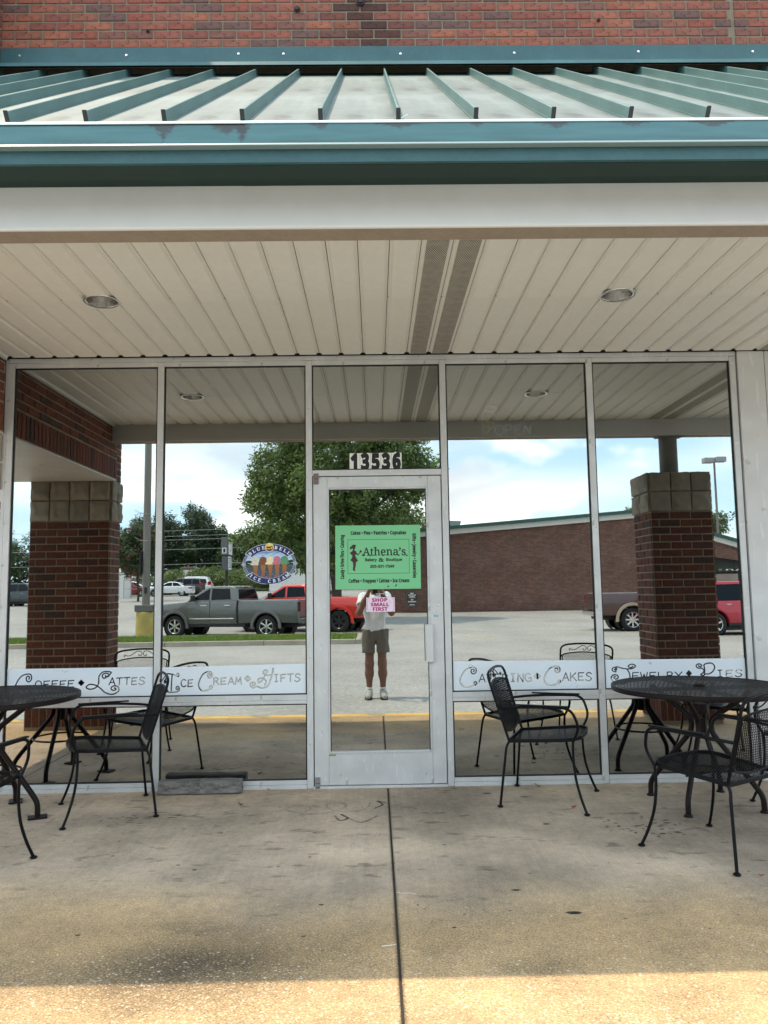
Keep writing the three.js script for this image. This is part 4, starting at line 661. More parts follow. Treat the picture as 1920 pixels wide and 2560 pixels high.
function makeChair(label) {
  const t = thing('mesh_chair', label, 'chair', [0, 0, 0], 0, 'black iron mesh chairs on the walk'), m = M.chair, R = 0.0085;
  // seat: bowed front edge
  const sy = (z) => 0.392 + 0.036 * (z + 0.21) / 0.42, outline = [[-0.205, -0.205], [0.205, -0.205], [0.235, 0.13], [0.222, 0.185], [0.16, 0.222], [0, 0.236], [-0.16, 0.222], [-0.222, 0.185], [-0.235, 0.13]];
  mesh('seat_mesh', strands(outline, 0.03, 0.0135, 0.001, 0.0011, (u, v, b) => [u, sy(v) + b - 0.01 * Math.cos(u * 6) * Math.cos(v * 5), v]), m, t);
  const ring = outline.map(([x, z]) => new THREE.Vector3(x * 1.03, sy(z), z * 1.03)); ring.push(ring[0].clone());
  const path = new THREE.CurvePath(); for (let i = 0; i < ring.length - 1; i++) path.add(new THREE.LineCurve3(ring[i], ring[i + 1]));
  const flat = []; for (let i = 0; i < ring.length - 1; i++) { const a = ring[i], b = ring[i + 1], l = a.distanceTo(b), g = rbox(-0.0055, 0.0055, -0.011, 0.011, -0.003, l + 0.003, 0.003, 1); const o = new THREE.Matrix4().lookAt(a, b, new THREE.Vector3(0, 1, 0)); g.applyMatrix4(new THREE.Matrix4().makeRotationY(0)); const q = new THREE.Object3D(); q.position.copy(a); q.lookAt(b); q.updateMatrix(); flat.push(g.applyMatrix4(q.matrix)); }
  mesh('seat_frame', flat, m, t);
  mesh('seat_brace', pipe([[-0.22, 0.392, 0.02], [0, 0.384, 0.02], [0.22, 0.392, 0.02]], 0.005, 0.1, 12, 6), m, t);
  // back: lean from the seat's rear corners
  const ym = (y) => (y > 0.39 ? 0.39 + (y - 0.39) * 0.865 : y), bz = (y) => -0.205 - (y - 0.39) * 0.3, bp = (x, y0, d = 0, y = ym(y0)) => [x, y, bz(y) + d - 0.02 * (1 - (x / 0.25) ** 2) * sstep(y, 0.4, 0.6)];
  const arch = []; for (const [x, y] of [[-0.213, 0.385], [-0.222, 0.5], [-0.232, 0.65], [-0.24, 0.8], [-0.236, 0.845], [-0.205, 0.872], [-0.12, 0.888], [0, 0.895], [0.12, 0.888], [0.205, 0.872], [0.236, 0.845], [0.24, 0.8], [0.232, 0.65], [0.222, 0.5], [0.213, 0.385]]) arch.push([x, ym(y), bz(ym(y))]);
  mesh('back_frame', spline(arch, R, 70, 8), m, t);
  const bo = [[-0.18, 0.462], [0, 0.44], [0.18, 0.462], [0.215, 0.5], [0.225, 0.77], [0.12, 0.795], [0, 0.803], [-0.12, 0.795], [-0.225, 0.77], [-0.215, 0.5]];
  mesh('back_mesh', strands(bo, 0.0135, 0.03, 0.001, 0.0011, (u, v, b) => bp(u, v, b)), m, t);
  mesh('back_rail', spline([[-0.234, 0.755], [-0.215, 0.775], [-0.12, 0.798], [0, 0.806], [0.12, 0.798], [0.215, 0.775], [0.234, 0.755]].map(([x, y]) => bp(x, y)), 0.006, 30, 6), m, t);
  mesh('back_rail', spline([[-0.222, 0.5], [-0.18, 0.465], [0, 0.438], [0.18, 0.465], [0.222, 0.5]].map(([x, y]) => bp(x, y)), 0.006, 24, 6), m, t);
  for (const s of [-1, 1]) {
    mesh('back_stile', spline([[s * 0.21, 0.5], [s * 0.217, 0.64], [s * 0.222, 0.77]].map(([x, y]) => bp(x, y)), 0.005, 8, 6), m, t);
    mesh('scroll', spline([[s * 0.155, 0.815], [s * 0.165, 0.828], [s * 0.152, 0.836], [s * 0.135, 0.824], [s * 0.105, 0.83], [s * 0.07, 0.856], [s * 0.04, 0.872], [s * 0.012, 0.862], [s * 0.006, 0.84], [s * 0.02, 0.823], [s * 0.036, 0.83], [s * 0.032, 0.843]].map(([x, y]) => bp(x, y)), 0.0036, 60, 5), m, t);
    // arm runs down into the front leg
    const foot = [s * 0.287, 0.008, 0.262];
    mesh('arm', [pipe([[s * 0.229, 0.6, bz(0.6)], [s * 0.262, 0.607, -0.2], [s * 0.286, 0.618, -0.05], [s * 0.292, 0.622, 0.19], [s * 0.262, 0.5, 0.232], [s * 0.245, 0.42, 0.192]], R, 0.06, 50, 8), rbox(-0.014, 0.014, -0.004, 0.005, -0.16, 0.16, 0.004, 1).rotateY(s * 0.02).translate(s * 0.289, 0.6285, 0.015)], m, t);
    const fl = mesh('leg', spline([[s * 0.245, 0.425, 0.19], [s * 0.243, 0.33, 0.188], [s * 0.25, 0.2, 0.2], [s * 0.268, 0.09, 0.23], foot], R * 0.95, 24, 8), m, t);
    const rl = mesh('leg', pipe([[s * 0.213, 0.392, -0.205], [s * 0.218, 0.365, -0.222], [s * 0.228, 0.33, -0.226], [s * 0.265, 0.008, -0.262]], R * 0.95, 0.03, 24, 8), m, t);
    const pad = new THREE.SphereGeometry(0.019, 14, 8).scale(1, 0.42, 1);
    mesh('foot', pad.clone().translate(foot[0], 0.008, foot[2]), m, fl); mesh('foot', pad.clone().translate(s * 0.265, 0.008, -0.262), m, rl);
  }
  return t;
}
{
  const spots = [
    [-1.685, 0.458, -0.922, 0.386, 'black mesh armchair left of the door, its back to the mullion, facing the left table'],
    [-2.106, 1.496, 0.2, -0.98, 'black mesh chair nearest the camera at the left table, cut by the photo edge'],
    [1.098, 0.379, 0.93, 0.367, 'black mesh armchair right of the door, facing the right table'],
    [1.753, 1.356, -0.53, -0.848, 'black mesh armchair in front of the right table, nearest the camera, its back to us'],
    [2.66, 0.72, -0.97, 0.24, 'black mesh chair on the far right side of the right table, mostly out of view']];
  const proto = makeChair(spots[0][4]);
  spots.forEach(([x, z, dx, dz, label], i) => { let o = proto; if (i) { o = proto.clone(); o.name = numbered('mesh_chair'); o.userData = { ...proto.userData, label }; scene.add(o); } o.position.set(x, 0, z); o.rotation.y = Math.atan2(dx, dz); });
}
function makeTable(label, x, z, turn, height, plates) {
  const t = thing('mesh_table', label, 'table', [x, 0, z], turn, 'round iron mesh tables'), m = M.table, Rr = 0.53;
  const circ = Array.from({ length: 40 }, (_, i) => [Math.cos(i / 40 * 2 * PI) * (Rr - 0.004), Math.sin(i / 40 * 2 * PI) * (Rr - 0.004)]);
  const bars = []; for (let x2 = -Rr + 0.012, i = 0; x2 < Rr - 0.004; x2 += 0.0185, i++) { const h2 = Math.sqrt(Math.max(0, (Rr - 0.004) ** 2 - x2 * x2)); bars.push(box(x2 - 0.0042, x2 + 0.0042, height - 0.006, height - 0.0035, -h2, h2)); for (let z2 = -h2 + (i % 2) * 0.035 + 0.01; z2 < h2 - 0.02; z2 += 0.07) bars.push(box(x2 + 0.0043, x2 + 0.0142, height - 0.006, height - 0.004, z2, z2 + 0.006)); }
  mesh('tabletop_mesh', merge(bars).rotateY(-turn), m, t);
  mesh('rim', new THREE.LatheGeometry([[Rr - 0.012, height - 0.006], [Rr - 0.006, height], [Rr + 0.002, height - 0.001], [Rr + 0.004, height - 0.006], [Rr + 0.004, height - 0.03], [Rr, height - 0.032], [Rr - 0.004, height - 0.03], [Rr - 0.004, height - 0.008], [Rr - 0.012, height - 0.006]].map(([a, b]) => new THREE.Vector2(a, b)), 72), m, t);
  mesh('umbrella_collar', [new THREE.TorusGeometry(0.03, 0.006, 8, 28).rotateX(PI / 2).translate(0, height + 0.001, 0), new THREE.CylinderGeometry(0.024, 0.024, 0.006, 20).translate(0, height - 0.001, 0)], m, t);
  mesh('underframe', [0, 1].map((k) => box(-Rr + 0.01, Rr - 0.01, height - 0.03, height - 0.008, -0.008, 0.008).rotateY(k * PI / 2 + PI / 4)), m, t);
  for (let k = 0; k < 4; k++) {
    const a = k * PI / 2, c = Math.cos(a), s = Math.sin(a), p = (r, y) => [c * r, y, s * r];
    const l = mesh('leg', pipe([p(0.3, height - 0.02), p(0.2, height - 0.1), p(0.062, height - 0.2), p(0.058, 0.44), p(0.3, 0.14), p(0.335, 0.09), p(0.338, 0.006)], 0.0165, 0.07, 50, 10), m, t);
    mesh('foot', plates ? rbox(-0.055, 0.055, 0, 0.01, -0.042, 0.042, 0.004, 1).rotateY(-a + 0.5).translate(c * 0.338, 0.002, s * 0.338) : new THREE.CylinderGeometry(0.02, 0.028, 0.014, 18).translate(c * 0.338, 0.007, s * 0.338), m, l);
  }
  mesh('hoop', new THREE.TorusGeometry(0.196, 0.007, 8, 48).rotateX(PI / 2).translate(0, 0.268, 0), m, t);
  mesh('hub', [cyl(0.045, 0.045, 0.06, 18).translate(0, 0.55, 0), cyl(0.03, 0.03, 0.12, 14).translate(0, 0.4, 0)], m, t);
}
makeTable('brown round mesh table at the left edge of the photo, on square foot plates', -2.4, 0.545, -0.1, 0.73, true);
makeTable('brown round mesh table with a hole for a parasol, at the right', 2.03, 0.53, -0.68, 0.722, false);
// ---------------------------------------------------------------- small things on the walk
{
  const wood = tex(512, 256, (x, y) => { const g = tn(x * 0.25, y, 24, 4, 71), k = 0.42 + 0.16 * g + 0.06 * tn(x, y, 40, 2, 72); return [k, k * 0.97, k * 0.93]; });
  const g = new THREE.BoxGeometry(0.55, 0.088, 0.09, 40, 6, 6), p = g.attributes.position;
  for (let i = 0; i < p.count; i++) { const x = p.getX(i), y = p.getY(i), z = p.getZ(i), e = Math.abs(x) > 0.25 ? 1 : 0.3; p.setXYZ(i, x + 0.02 * e * perlin.noise(y * 30, z * 30, 1) * Math.sign(x), y + 0.006 * perlin.noise(x * 9, z * 40, 2) - (Math.abs(z) > 0.04 && Math.abs(y) > 0.04 ? 0.007 * Math.sign(y) : 0), z + 0.005 * perlin.noise(x * 8, y * 40, 5)); }
  g.computeVertexNormals();
  const t = mesh('timber_block', metric(g, 3), std({ map: wood, bumpMap: wood, bumpScale: 0.01, roughness: 0.95 })); t.position.set(-1.19, 0.047, 0.072); t.rotation.y = 0.012; tag(t, 'weathered grey timber block lying against the sill', 'timber');
  const leafGeo = () => { const s = new THREE.PlaneGeometry(0.05, 0.026, 8, 4).rotateX(-PI / 2), q = s.attributes.position; for (let i = 0; i < q.count; i++) { const x = q.getX(i) / 0.025, w = Math.max(0.05, 1 - x * x); q.setXYZ(i, q.getX(i), 0.004 + 0.012 * x * x + 0.006 * Math.abs(q.getZ(i)) / 0.013, q.getZ(i) * w); } s.computeVertexNormals(); return s; };
  const brown = std({ color: lin(0.22, 0.11, 0.05), roughness: 0.9, side: THREE.DoubleSide }), red = std({ color: lin(0.35, 0.05, 0.06), roughness: 0.9, side: THREE.DoubleSide }), tan = std({ color: lin(0.36, 0.24, 0.12), roughness: 0.9, side: THREE.DoubleSide });
  for (const [x, z, m, l, sc] of [[-0.885, 0.945, tan, 'tan curled leaf lying alone on the walk, left of the joint', 0.7], [-0.867, 0.392, brown, 'brown leaf on the walk before the timber block', 0.9], [1.2, 0.577, red, 'red leaf on the walk under the chair right of the door', 0.8], [1.088, 0.061, tan, 'tan leaf against the sill behind the right chair', 1], [0.52, 0.035, brown, 'small brown leaf stuck at the foot of the door jamb', 0.4], [1.777, 1.726, red, 'dark red leaf scrap on the walk at the right edge', 0.5], [-0.74, 0.03, tan, 'pale cigarette-like leaf stem below the sill left of the door', 0.6]]) { const o = mesh('fallen_leaf', leafGeo(), m); o.position.set(x, 0.001, z); o.rotation.y = rr(0, 6); o.scale.setScalar(sc); tag(o, l, 'leaf'); }
  const cord = std({ color: lin(0.7, 0.68, 0.62), roughness: 0.9 });
  for (const [x, z, l, d] of [[0.12, 1.845, 'short pale string on the walk right of the joint', 1], [0.02, 2.35, 'short white string across the joint near the kerb', -1]]) { const o = mesh('string', spline([[-0.05 * d, 0, -0.01], [-0.02, 0, 0.004], [0.02, 0, 0], [0.055, 0, 0.016 * d]], 0.0011, 16, 5), cord); o.position.set(x, 0.002, z); o.scale.setScalar(0.8); tag(o, l, 'string'); }
}
// ---------------------------------------------------------------- vehicles (front towards +x, wheels on y = 0)
const paint = (r, g, b) => phy({ color: lin(r, g, b), roughness: 0.35, metalness: 0.2, clearcoat: 1, clearcoatRoughness: 0.05 });
function profile(pts, width, bevel, shrink) {
  const s = new THREE.Shape(); pts.forEach((p, i) => { if (!i) s.moveTo(p[0], p[1]); else if (p.length === 5) s.absarc(p[0], p[1], p[2], p[3], p[4], true); else if (p.length === 4) s.quadraticCurveTo(p[0], p[1], p[2], p[3]); else s.lineTo(p[0], p[1]); });
  const g = new THREE.ExtrudeGeometry(s, { depth: width - 2 * bevel, bevelEnabled: true, bevelThickness: bevel, bevelSize: bevel * 0.7, bevelOffset: -bevel * 0.7, bevelSegments: 3, curveSegments: 14, steps: 1 }).translate(0, 0, -width / 2 + bevel);
  let q = g; if (shrink) { g.deleteAttribute('uv'); g.deleteAttribute('normal'); q = new TessellateModifier(0.16, 5).modify(g); const p = q.attributes.position; for (let i = 0; i < p.count; i++) p.setZ(i, p.getZ(i) * shrink(p.getX(i), p.getY(i))); q = mergeVertices(q, 1e-4); }
  return shrink ? toCreasedNormals(q, 0.45) : (g.computeVertexNormals(), g);
}
function wheel(parent, x, z, r, w, spokes, rimMat) {
  const t = new THREE.Group(); t.name = 'wheel'; t.position.set(x, r, z); if (z < 0) t.rotation.y = PI; parent.add(t);
  mesh('tyre', new THREE.LatheGeometry([[r * 0.62, -w / 2], [r * 0.9, -w / 2], [r * 0.98, -w * 0.38], [r, -w * 0.2], [r, w * 0.2], [r * 0.98, w * 0.38], [r * 0.9, w / 2], [r * 0.66, w / 2], [r * 0.62, w * 0.4]].map(([a, b]) => new THREE.Vector2(a, b)), 36).rotateX(PI / 2), M.tyre, t);
  const g = [new THREE.LatheGeometry([[r * 0.66, w * 0.46], [r * 0.6, w * 0.46], [r * 0.57, w * 0.2], [r * 0.56, 0]].map(([a, b]) => new THREE.Vector2(a, b)), 36).rotateX(PI / 2), new THREE.CylinderGeometry(r * 0.13, r * 0.16, 0.03, 18).rotateX(PI / 2).translate(0, 0, w * 0.36)];
  for (let i = 0; i < spokes; i++) g.push(rbox(-r * 0.075, r * 0.075, r * 0.1, r * 0.6, w * 0.24, w * 0.38, 0.012, 1).rotateZ(i / spokes * 2 * PI));
  mesh('rim', g, rimMat, t); mesh('hub_well', new THREE.CylinderGeometry(r * 0.6, r * 0.6, 0.02, 24).rotateX(PI / 2), M.black, t);
}
const onSides = (parent, name, W, list, mat, shrink) => { for (const s of [-1, 1]) for (const pts of list) { const sh = new THREE.Shape(pts.map(([x, y]) => new THREE.Vector2(x, y))), g = new THREE.ExtrudeGeometry(sh, { depth: 0.02, bevelEnabled: false }), p = g.attributes.position; for (let i = 0; i < p.count; i++) p.setZ(i, s * ((W / 2) * shrink(p.getX(i), p.getY(i)) - 0.014 + p.getZ(i))); g.computeVertexNormals(); mesh(name, g, mat, parent); } };
function pickup(label, category, pos, turn, o) {
  const t = thing('pickup_truck', label, category, pos, turn), P = o.paint, W = 2.0, wb = 3.65, xr = -1.75, xf = xr + wb, R = o.R ?? 0.4, lift = o.lift ?? 0, A = R + 0.1, wy = R;
  const y0 = 0.48 + lift, rail = 1.34 + lift, hood = 1.2 + lift, nose = xf + 0.95, tail = xr - 1.22, cb = -0.62, bulge = (x, y) => 1 - 0.05 * Math.max(0, (y - 1.0 - lift) / 0.4) ** 1.4 - 0.035 * Math.max(0, (0.98 + lift - y) / 0.4) ** 1.3;
  const arch = (x) => [x, wy, A, PI - Math.asin((y0 - wy) / A) * 1, Math.asin((y0 - wy) / A)];
  const side = (top) => [[tail, y0 + 0.12], [tail + 0.05, y0], [xr - Math.cos(Math.asin((y0 - wy) / A)) * A, y0], arch(xr), [xf - A, y0], arch(xf), [nose - 0.1, y0], [nose, y0 + 0.12], ...top];
  // front half: solid; bed: two walls, floor and tailgate
  const frontPts = [[cb, y0], [xf - Math.cos(Math.asin((y0 - wy) / A)) * A, y0], arch(xf), [nose - 0.12, y0], [nose - 0.02, y0 + 0.1], [nose, hood - 0.24], [nose - 0.05, hood - 0.05, nose - 0.25, hood], [xf - 0.45, hood + 0.1], [cb, rail - 0.02]];
  mesh('body', profile(frontPts, W, 0.07, bulge), P, t);
  const bedPts = [[tail, y0 + 0.16], [tail + 0.04, y0 + 0.04], [xr - Math.cos(Math.asin((y0 + 0.04 - wy) / A)) * A, y0 + 0.04], [xr, wy, A, PI - Math.asin((y0 + 0.04 - wy) / A), Math.asin((y0 + 0.04 - wy) / A)], [cb - 0.03, y0 + 0.02], [cb - 0.03, rail], [tail, rail]];
  for (const s of [-1, 1]) { const g = profile(bedPts, 0.3, 0.06, () => 1); const p = g.attributes.position; for (let i = 0; i < p.count; i++) p.setZ(i, (s * (W / 2 - 0.15) + p.getZ(i)) * bulge(p.getX(i), p.getY(i))); mesh('bed_side', toCreasedNormals(g, 0.45), P, t); }
  mesh('bed_floor', box(tail + 0.05, cb, 0.8 + lift, 0.84 + lift, -W / 2 + 0.2, W / 2 - 0.2), M.dark, t);
  const tg = mesh('tailgate', rbox(tail - 0.02, tail + 0.05, 0.72 + lift, rail - 0.01, -0.76, 0.76, 0.025, 3), P, t);
  mesh('handle', rbox(tail - 0.03, tail - 0.015, 1.14 + lift, 1.2 + lift, -0.12, 0.12, 0.006, 1), M.dark, tg);
  if (o.gateText) mesh('lettering', rbox(tail - 0.024, tail - 0.018, 1.0 + lift, 1.05 + lift, -0.3, 0.3, 0.002, 1), M.dark, tg);
  mesh('bumper', rbox(tail - 0.14, tail + 0.04, 0.5 + lift, 0.7 + lift, -0.94, 0.94, 0.04, 3), o.bumper ?? M.chrome, t); mesh('bumper', rbox(nose - 0.04, nose + 0.1, 0.48 + lift, 0.72 + lift, -0.97, 0.97, 0.05, 3), o.bumper ?? M.chrome, t);
  mesh('grille', rbox(nose - 0.03, nose + 0.03, 0.74 + lift, 1.05 + lift, -0.62, 0.62, 0.02, 2), M.dark, t);
  for (const s of [-1, 1]) { mesh('taillight', rbox(tail - 0.025, tail + 0.1, 0.92 + lift, 1.27 + lift, s * 0.87 - 0.1, s * 0.87 + 0.1, 0.02, 2), o.lamp ?? std({ color: lin(0.25, 0.01, 0.012), roughness: 0.15 }), t); mesh('headlight', rbox(nose - 0.14, nose + 0.01, 0.86 + lift, 1.02 + lift, s * 0.8 - 0.15, s * 0.8 + 0.15, 0.03, 2), M.chrome, t); }
  // cab
  const ry = 1.86 + lift, cabT = (x, y) => 1 - 0.17 * Math.max(0, (y - rail) / (ry - rail)) - 0.02;
  const cab = [[cb - 0.02, rail - 0.08], [xf - 0.42, rail - 0.08], [xf - 0.5, rail], [xf - 1.22, ry - 0.06], [xf - 1.36, ry - 0.005, xf - 1.6, ry], [cb + 0.36, ry], [cb + 0.16, ry - 0.01, cb + 0.09, ry - 0.1], [cb, rail]];
  mesh('cab', profile(cab, W - 0.06, 0.06, cabT), P, t);
  onSides(t, 'side_window', W - 0.06, [[[xf - 0.68, rail + 0.03], [xf - 1.34, ry - 0.1], [0.52, ry - 0.09], [0.5, rail + 0.02]], [[0.42, rail + 0.02], [0.44, ry - 0.09], [cb + 0.36, ry - 0.1], [cb + 0.26, rail + 0.04]]], M.darkGlass, cabT);
  const glassQuad = (x0, yb, x1, yt, n, w0, w1, off) => { const g = new THREE.BufferGeometry(); g.setAttribute('position', new THREE.Float32BufferAttribute([x0, yb, -w0, x0, yb, w0, x1, yt, w1, x0, yb, -w0, x1, yt, w1, x1, yt, -w1], 3)); g.computeVertexNormals(); g.translate(off, 0.004, 0); mesh(n, g, M.darkGlass, t); };
  glassQuad(xf - 0.52, rail + 0.03, xf - 1.2, ry - 0.09, 'windscreen', 0.84, 0.7, 0.012); glassQuad(cb + 0.01, rail + 0.05, cb + 0.08, ry - 0.13, 'rear_window', 0.8, 0.68, -0.012);
  mesh('brake_light', rbox(cb + 0.1, cb + 0.14, ry - 0.06, ry - 0.02, -0.14, 0.14, 0.008, 1), std({ color: lin(0.45, 0.02, 0.05), roughness: 0.3 }), t);
  for (const s of [-1, 1]) {
    mesh('mirror', rbox(xf - 0.86, xf - 0.74, rail - 0.02, rail + 0.2, s * 1.1 - 0.12, s * 1.1 + 0.08, 0.03, 2), o.mirror ?? M.dark, t);
    mesh('door_handle', [rbox(0.58, 0.82, rail - 0.2, rail - 0.17, s * 0.985 - 0.02, s * 0.985 + 0.03, 0.008, 1), rbox(cb + 0.26, cb + 0.5, rail - 0.2, rail - 0.17, s * 0.985 - 0.02, s * 0.985 + 0.03, 0.008, 1)], M.chrome, t);
    mesh('door_seam', [box(0.455, 0.463, y0 + 0.1, rail, s * 1.0 - 0.012, s * 1.0 + 0.0025), box(cb - 0.034, cb - 0.006, y0 + 0.06, rail, s * 0.985 - 0.03, s * 0.985 + 0.004)], M.black, t);
    mesh('side_moulding', rbox(-0.5, xf - A - 0.12, 0.66 + lift, 0.7 + lift, s * 1.0 - 0.02, s * 1.0 + 0.012, 0.008, 1), o.mould ?? P, t);
    mesh('rocker', rbox(cb - 0.3, xf - A, y0 - 0.1, y0 + 0.03, s * 0.86 - 0.06, s * 0.86 + 0.06, 0.02, 2), M.dark, t);
    for (const wx of [xr, xf]) {
      wheel(t, wx, s * 0.84, R, 0.28, o.spokes ?? 6, o.rim ?? M.chrome);
      const fl = new THREE.Shape(); fl.absarc(0, 0, A + 0.075, -0.1, PI + 0.1, false); fl.absarc(0, 0, A - 0.005, PI + 0.1, -0.1, true);
      mesh('fender_flare', new THREE.ExtrudeGeometry(fl, { depth: 0.05, bevelEnabled: true, bevelSize: 0.015, bevelThickness: 0.02, bevelSegments: 2, curveSegments: 20 }).translate(wx, wy, s > 0 ? 0.955 : -1.005), o.flare ?? P, t);
      mesh('wheel_well', new THREE.CylinderGeometry(A - 0.01, A - 0.01, 0.5, 24, 1, true).rotateX(PI / 2).translate(wx, wy, s * 0.62), M.black, t);
    }
  }
  mesh('chassis', [box(tail + 0.1, nose - 0.2, 0.36 + lift, 0.5 + lift, -0.55, 0.55), box(xr - 0.1, xr + 0.1, R - 0.1, R + 0.1, -0.8, 0.8), box(xf - 0.1, xf + 0.1, R - 0.1, R + 0.1, -0.8, 0.8), box(cb, nose - 0.3, 0.5 + lift, 0.7 + lift, -0.5, 0.5)], M.black, t);
  return t;
}
function car(name, label, category, pos, turn, o) {
  const t = thing(name, label, category, pos, turn), W = 1.84, L = o.len ?? 4.8, wb = o.wb ?? 2.8, xr = -wb / 2, xf = wb / 2, R = o.R ?? 0.34, A = R + 0.06, y0 = 0.26 + (o.lift ?? 0), tail = -L / 2, nose = L / 2, belt = o.belt ?? 0.92, hood = o.hood ?? 0.95, deck = o.deck ?? 1.0, ry = o.roof ?? 1.46, as = Math.asin((y0 - R) / A), P = o.paint;
  const bul = (x, y) => 1 - 0.06 * Math.max(0, (0.55 - y) / 0.3) - 0.05 * Math.max(0, (y - 0.75) / 0.3) - 0.1 * Math.pow(Math.abs(x) / (L / 2), 6);
  const body = [[tail + 0.02, y0 + 0.1], [tail + 0.1, y0], [xr - Math.cos(as) * A, y0], [xr, R, A, PI - as, as], [xf - Math.cos(as) * A, y0], [xf, R, A, PI - as, as], [nose - 0.12, y0], [nose, y0 + 0.14], [nose - 0.01, hood - 0.24], [nose - 0.08, hood - 0.08, nose - 0.5, hood - 0.03], [o.ws ?? 0.95, belt + 0.1], [o.rw ?? -1.7, deck + 0.02], [tail + 0.06, deck], [tail, deck - 0.06, tail, deck - 0.2]];
  mesh('body', profile(body, W, 0.09, bul), P, t);
  const tp = (x, y) => 0.97 - 0.24 * Math.max(0, (y - belt) / (ry - belt));
  const ws = o.ws ?? 0.95, rw = o.rw ?? -1.7, g = [[ws + 0.25, belt + 0.02], [o.fr ?? 0.1, ry - 0.05], [(o.fr ?? 0.1) - 0.15, ry, (o.fr ?? 0.1) - 0.4, ry], [(o.rr ?? -0.9) + 0.3, ry - 0.005], [o.rr ?? -0.9, ry - 0.03, (o.rr ?? -0.9) - 0.1, ry - 0.09], [rw, deck]];
  mesh('cabin', profile(g, W - 0.08, 0.06, tp), P, t);
  onSides(t, 'side_window', W - 0.08, o.windows ?? [[[ws - 0.12, belt + 0.06], [(o.fr ?? 0.1) - 0.05, ry - 0.09], [-0.38, ry - 0.08], [-0.36, belt + 0.05]], [[-0.44, belt + 0.05], [-0.45, ry - 0.08], [(o.rr ?? -0.9) - 0.02, ry - 0.12], [rw + 0.36, belt + 0.12]]], M.darkGlass, tp);
  const quad = (n, x0, yb, x1, yt, w0, w1, off, mat = M.darkGlass) => { const q = new THREE.BufferGeometry(); q.setAttribute('position', new THREE.Float32BufferAttribute([x0, yb, -w0, x0, yb, w0, x1, yt, w1, x0, yb, -w0, x1, yt, w1, x1, yt, -w1], 3)); q.computeVertexNormals(); q.translate(off, 0.006, 0); mesh(n, q, mat, t); };
  quad('windscreen', ws + 0.18, belt + 0.06, (o.fr ?? 0.1) + 0.06, ry - 0.08, 0.78, 0.6, 0.012); quad('rear_window', rw + 0.04, deck + 0.05, (o.rr ?? -0.9) - 0.08, ry - 0.12, 0.74, 0.58, -0.012);
  for (const s of [-1, 1]) {
    mesh('taillight', rbox(tail - 0.01, tail + 0.34, o.tl?.[0] ?? 0.74, o.tl?.[1] ?? 0.9, s * 0.76 - 0.12, s * 0.76 + 0.11, 0.03, 2), std({ color: lin(0.3, 0.01, 0.012), roughness: 0.15 }), t); mesh('headlight', rbox(nose - 0.4, nose - 0.03, 0.6, 0.72, s * 0.72 - 0.14, s * 0.72 + 0.13, 0.03, 2), M.chrome, t);
    mesh('mirror', rbox(ws - 0.16, ws - 0.02, belt + 0.02, belt + 0.14, s * 0.98 - 0.1, s * 0.98 + 0.08, 0.03, 2), P, t);
    mesh('door_handle', [rbox(0.0, 0.16, belt - 0.1, belt - 0.075, s * 0.9, s * 0.9 + 0.02, 0.006, 1), rbox(-1.05, -0.89, belt - 0.08, belt - 0.055, s * 0.9, s * 0.9 + 0.02, 0.006, 1)], M.chrome, t);
    mesh('sill_trim', rbox(xr + A, xf - A, y0 - 0.04, y0 + 0.06, s * 0.86 - 0.04, s * 0.86 + 0.03, 0.015, 1), M.dark, t);
    for (const wx of [xr, xf]) { wheel(t, wx, s * 0.79, R, 0.22, o.spokes ?? 5, M.chrome); mesh('wheel_well', new THREE.CylinderGeometry(A - 0.005, A - 0.005, 0.4, 20, 1, true).rotateX(PI / 2).translate(wx, R, s * 0.6), M.black, t); }
  }
  mesh('underbody', box(xr - 0.3, xf + 0.3, 0.18, 0.3, -0.75, 0.75), M.black, t);
  return t;
}
const suv = { len: 4.9, wb: 2.9, R: 0.38, lift: 0.1, belt: 1.08, hood: 1.1, deck: 1.1, roof: 1.76, ws: 0.95, rw: -2.36, fr: 0.3, rr: -2.1, tl: [0.95, 1.25], windows: [[[0.8, 1.13], [0.25, 1.66], [-0.35, 1.67], [-0.34, 1.13]], [[-0.42, 1.13], [-0.43, 1.67], [-1.3, 1.66], [-1.32, 1.13]], [[-1.4, 1.13], [-1.39, 1.66], [-2.05, 1.62], [-2.2, 1.16]]] };
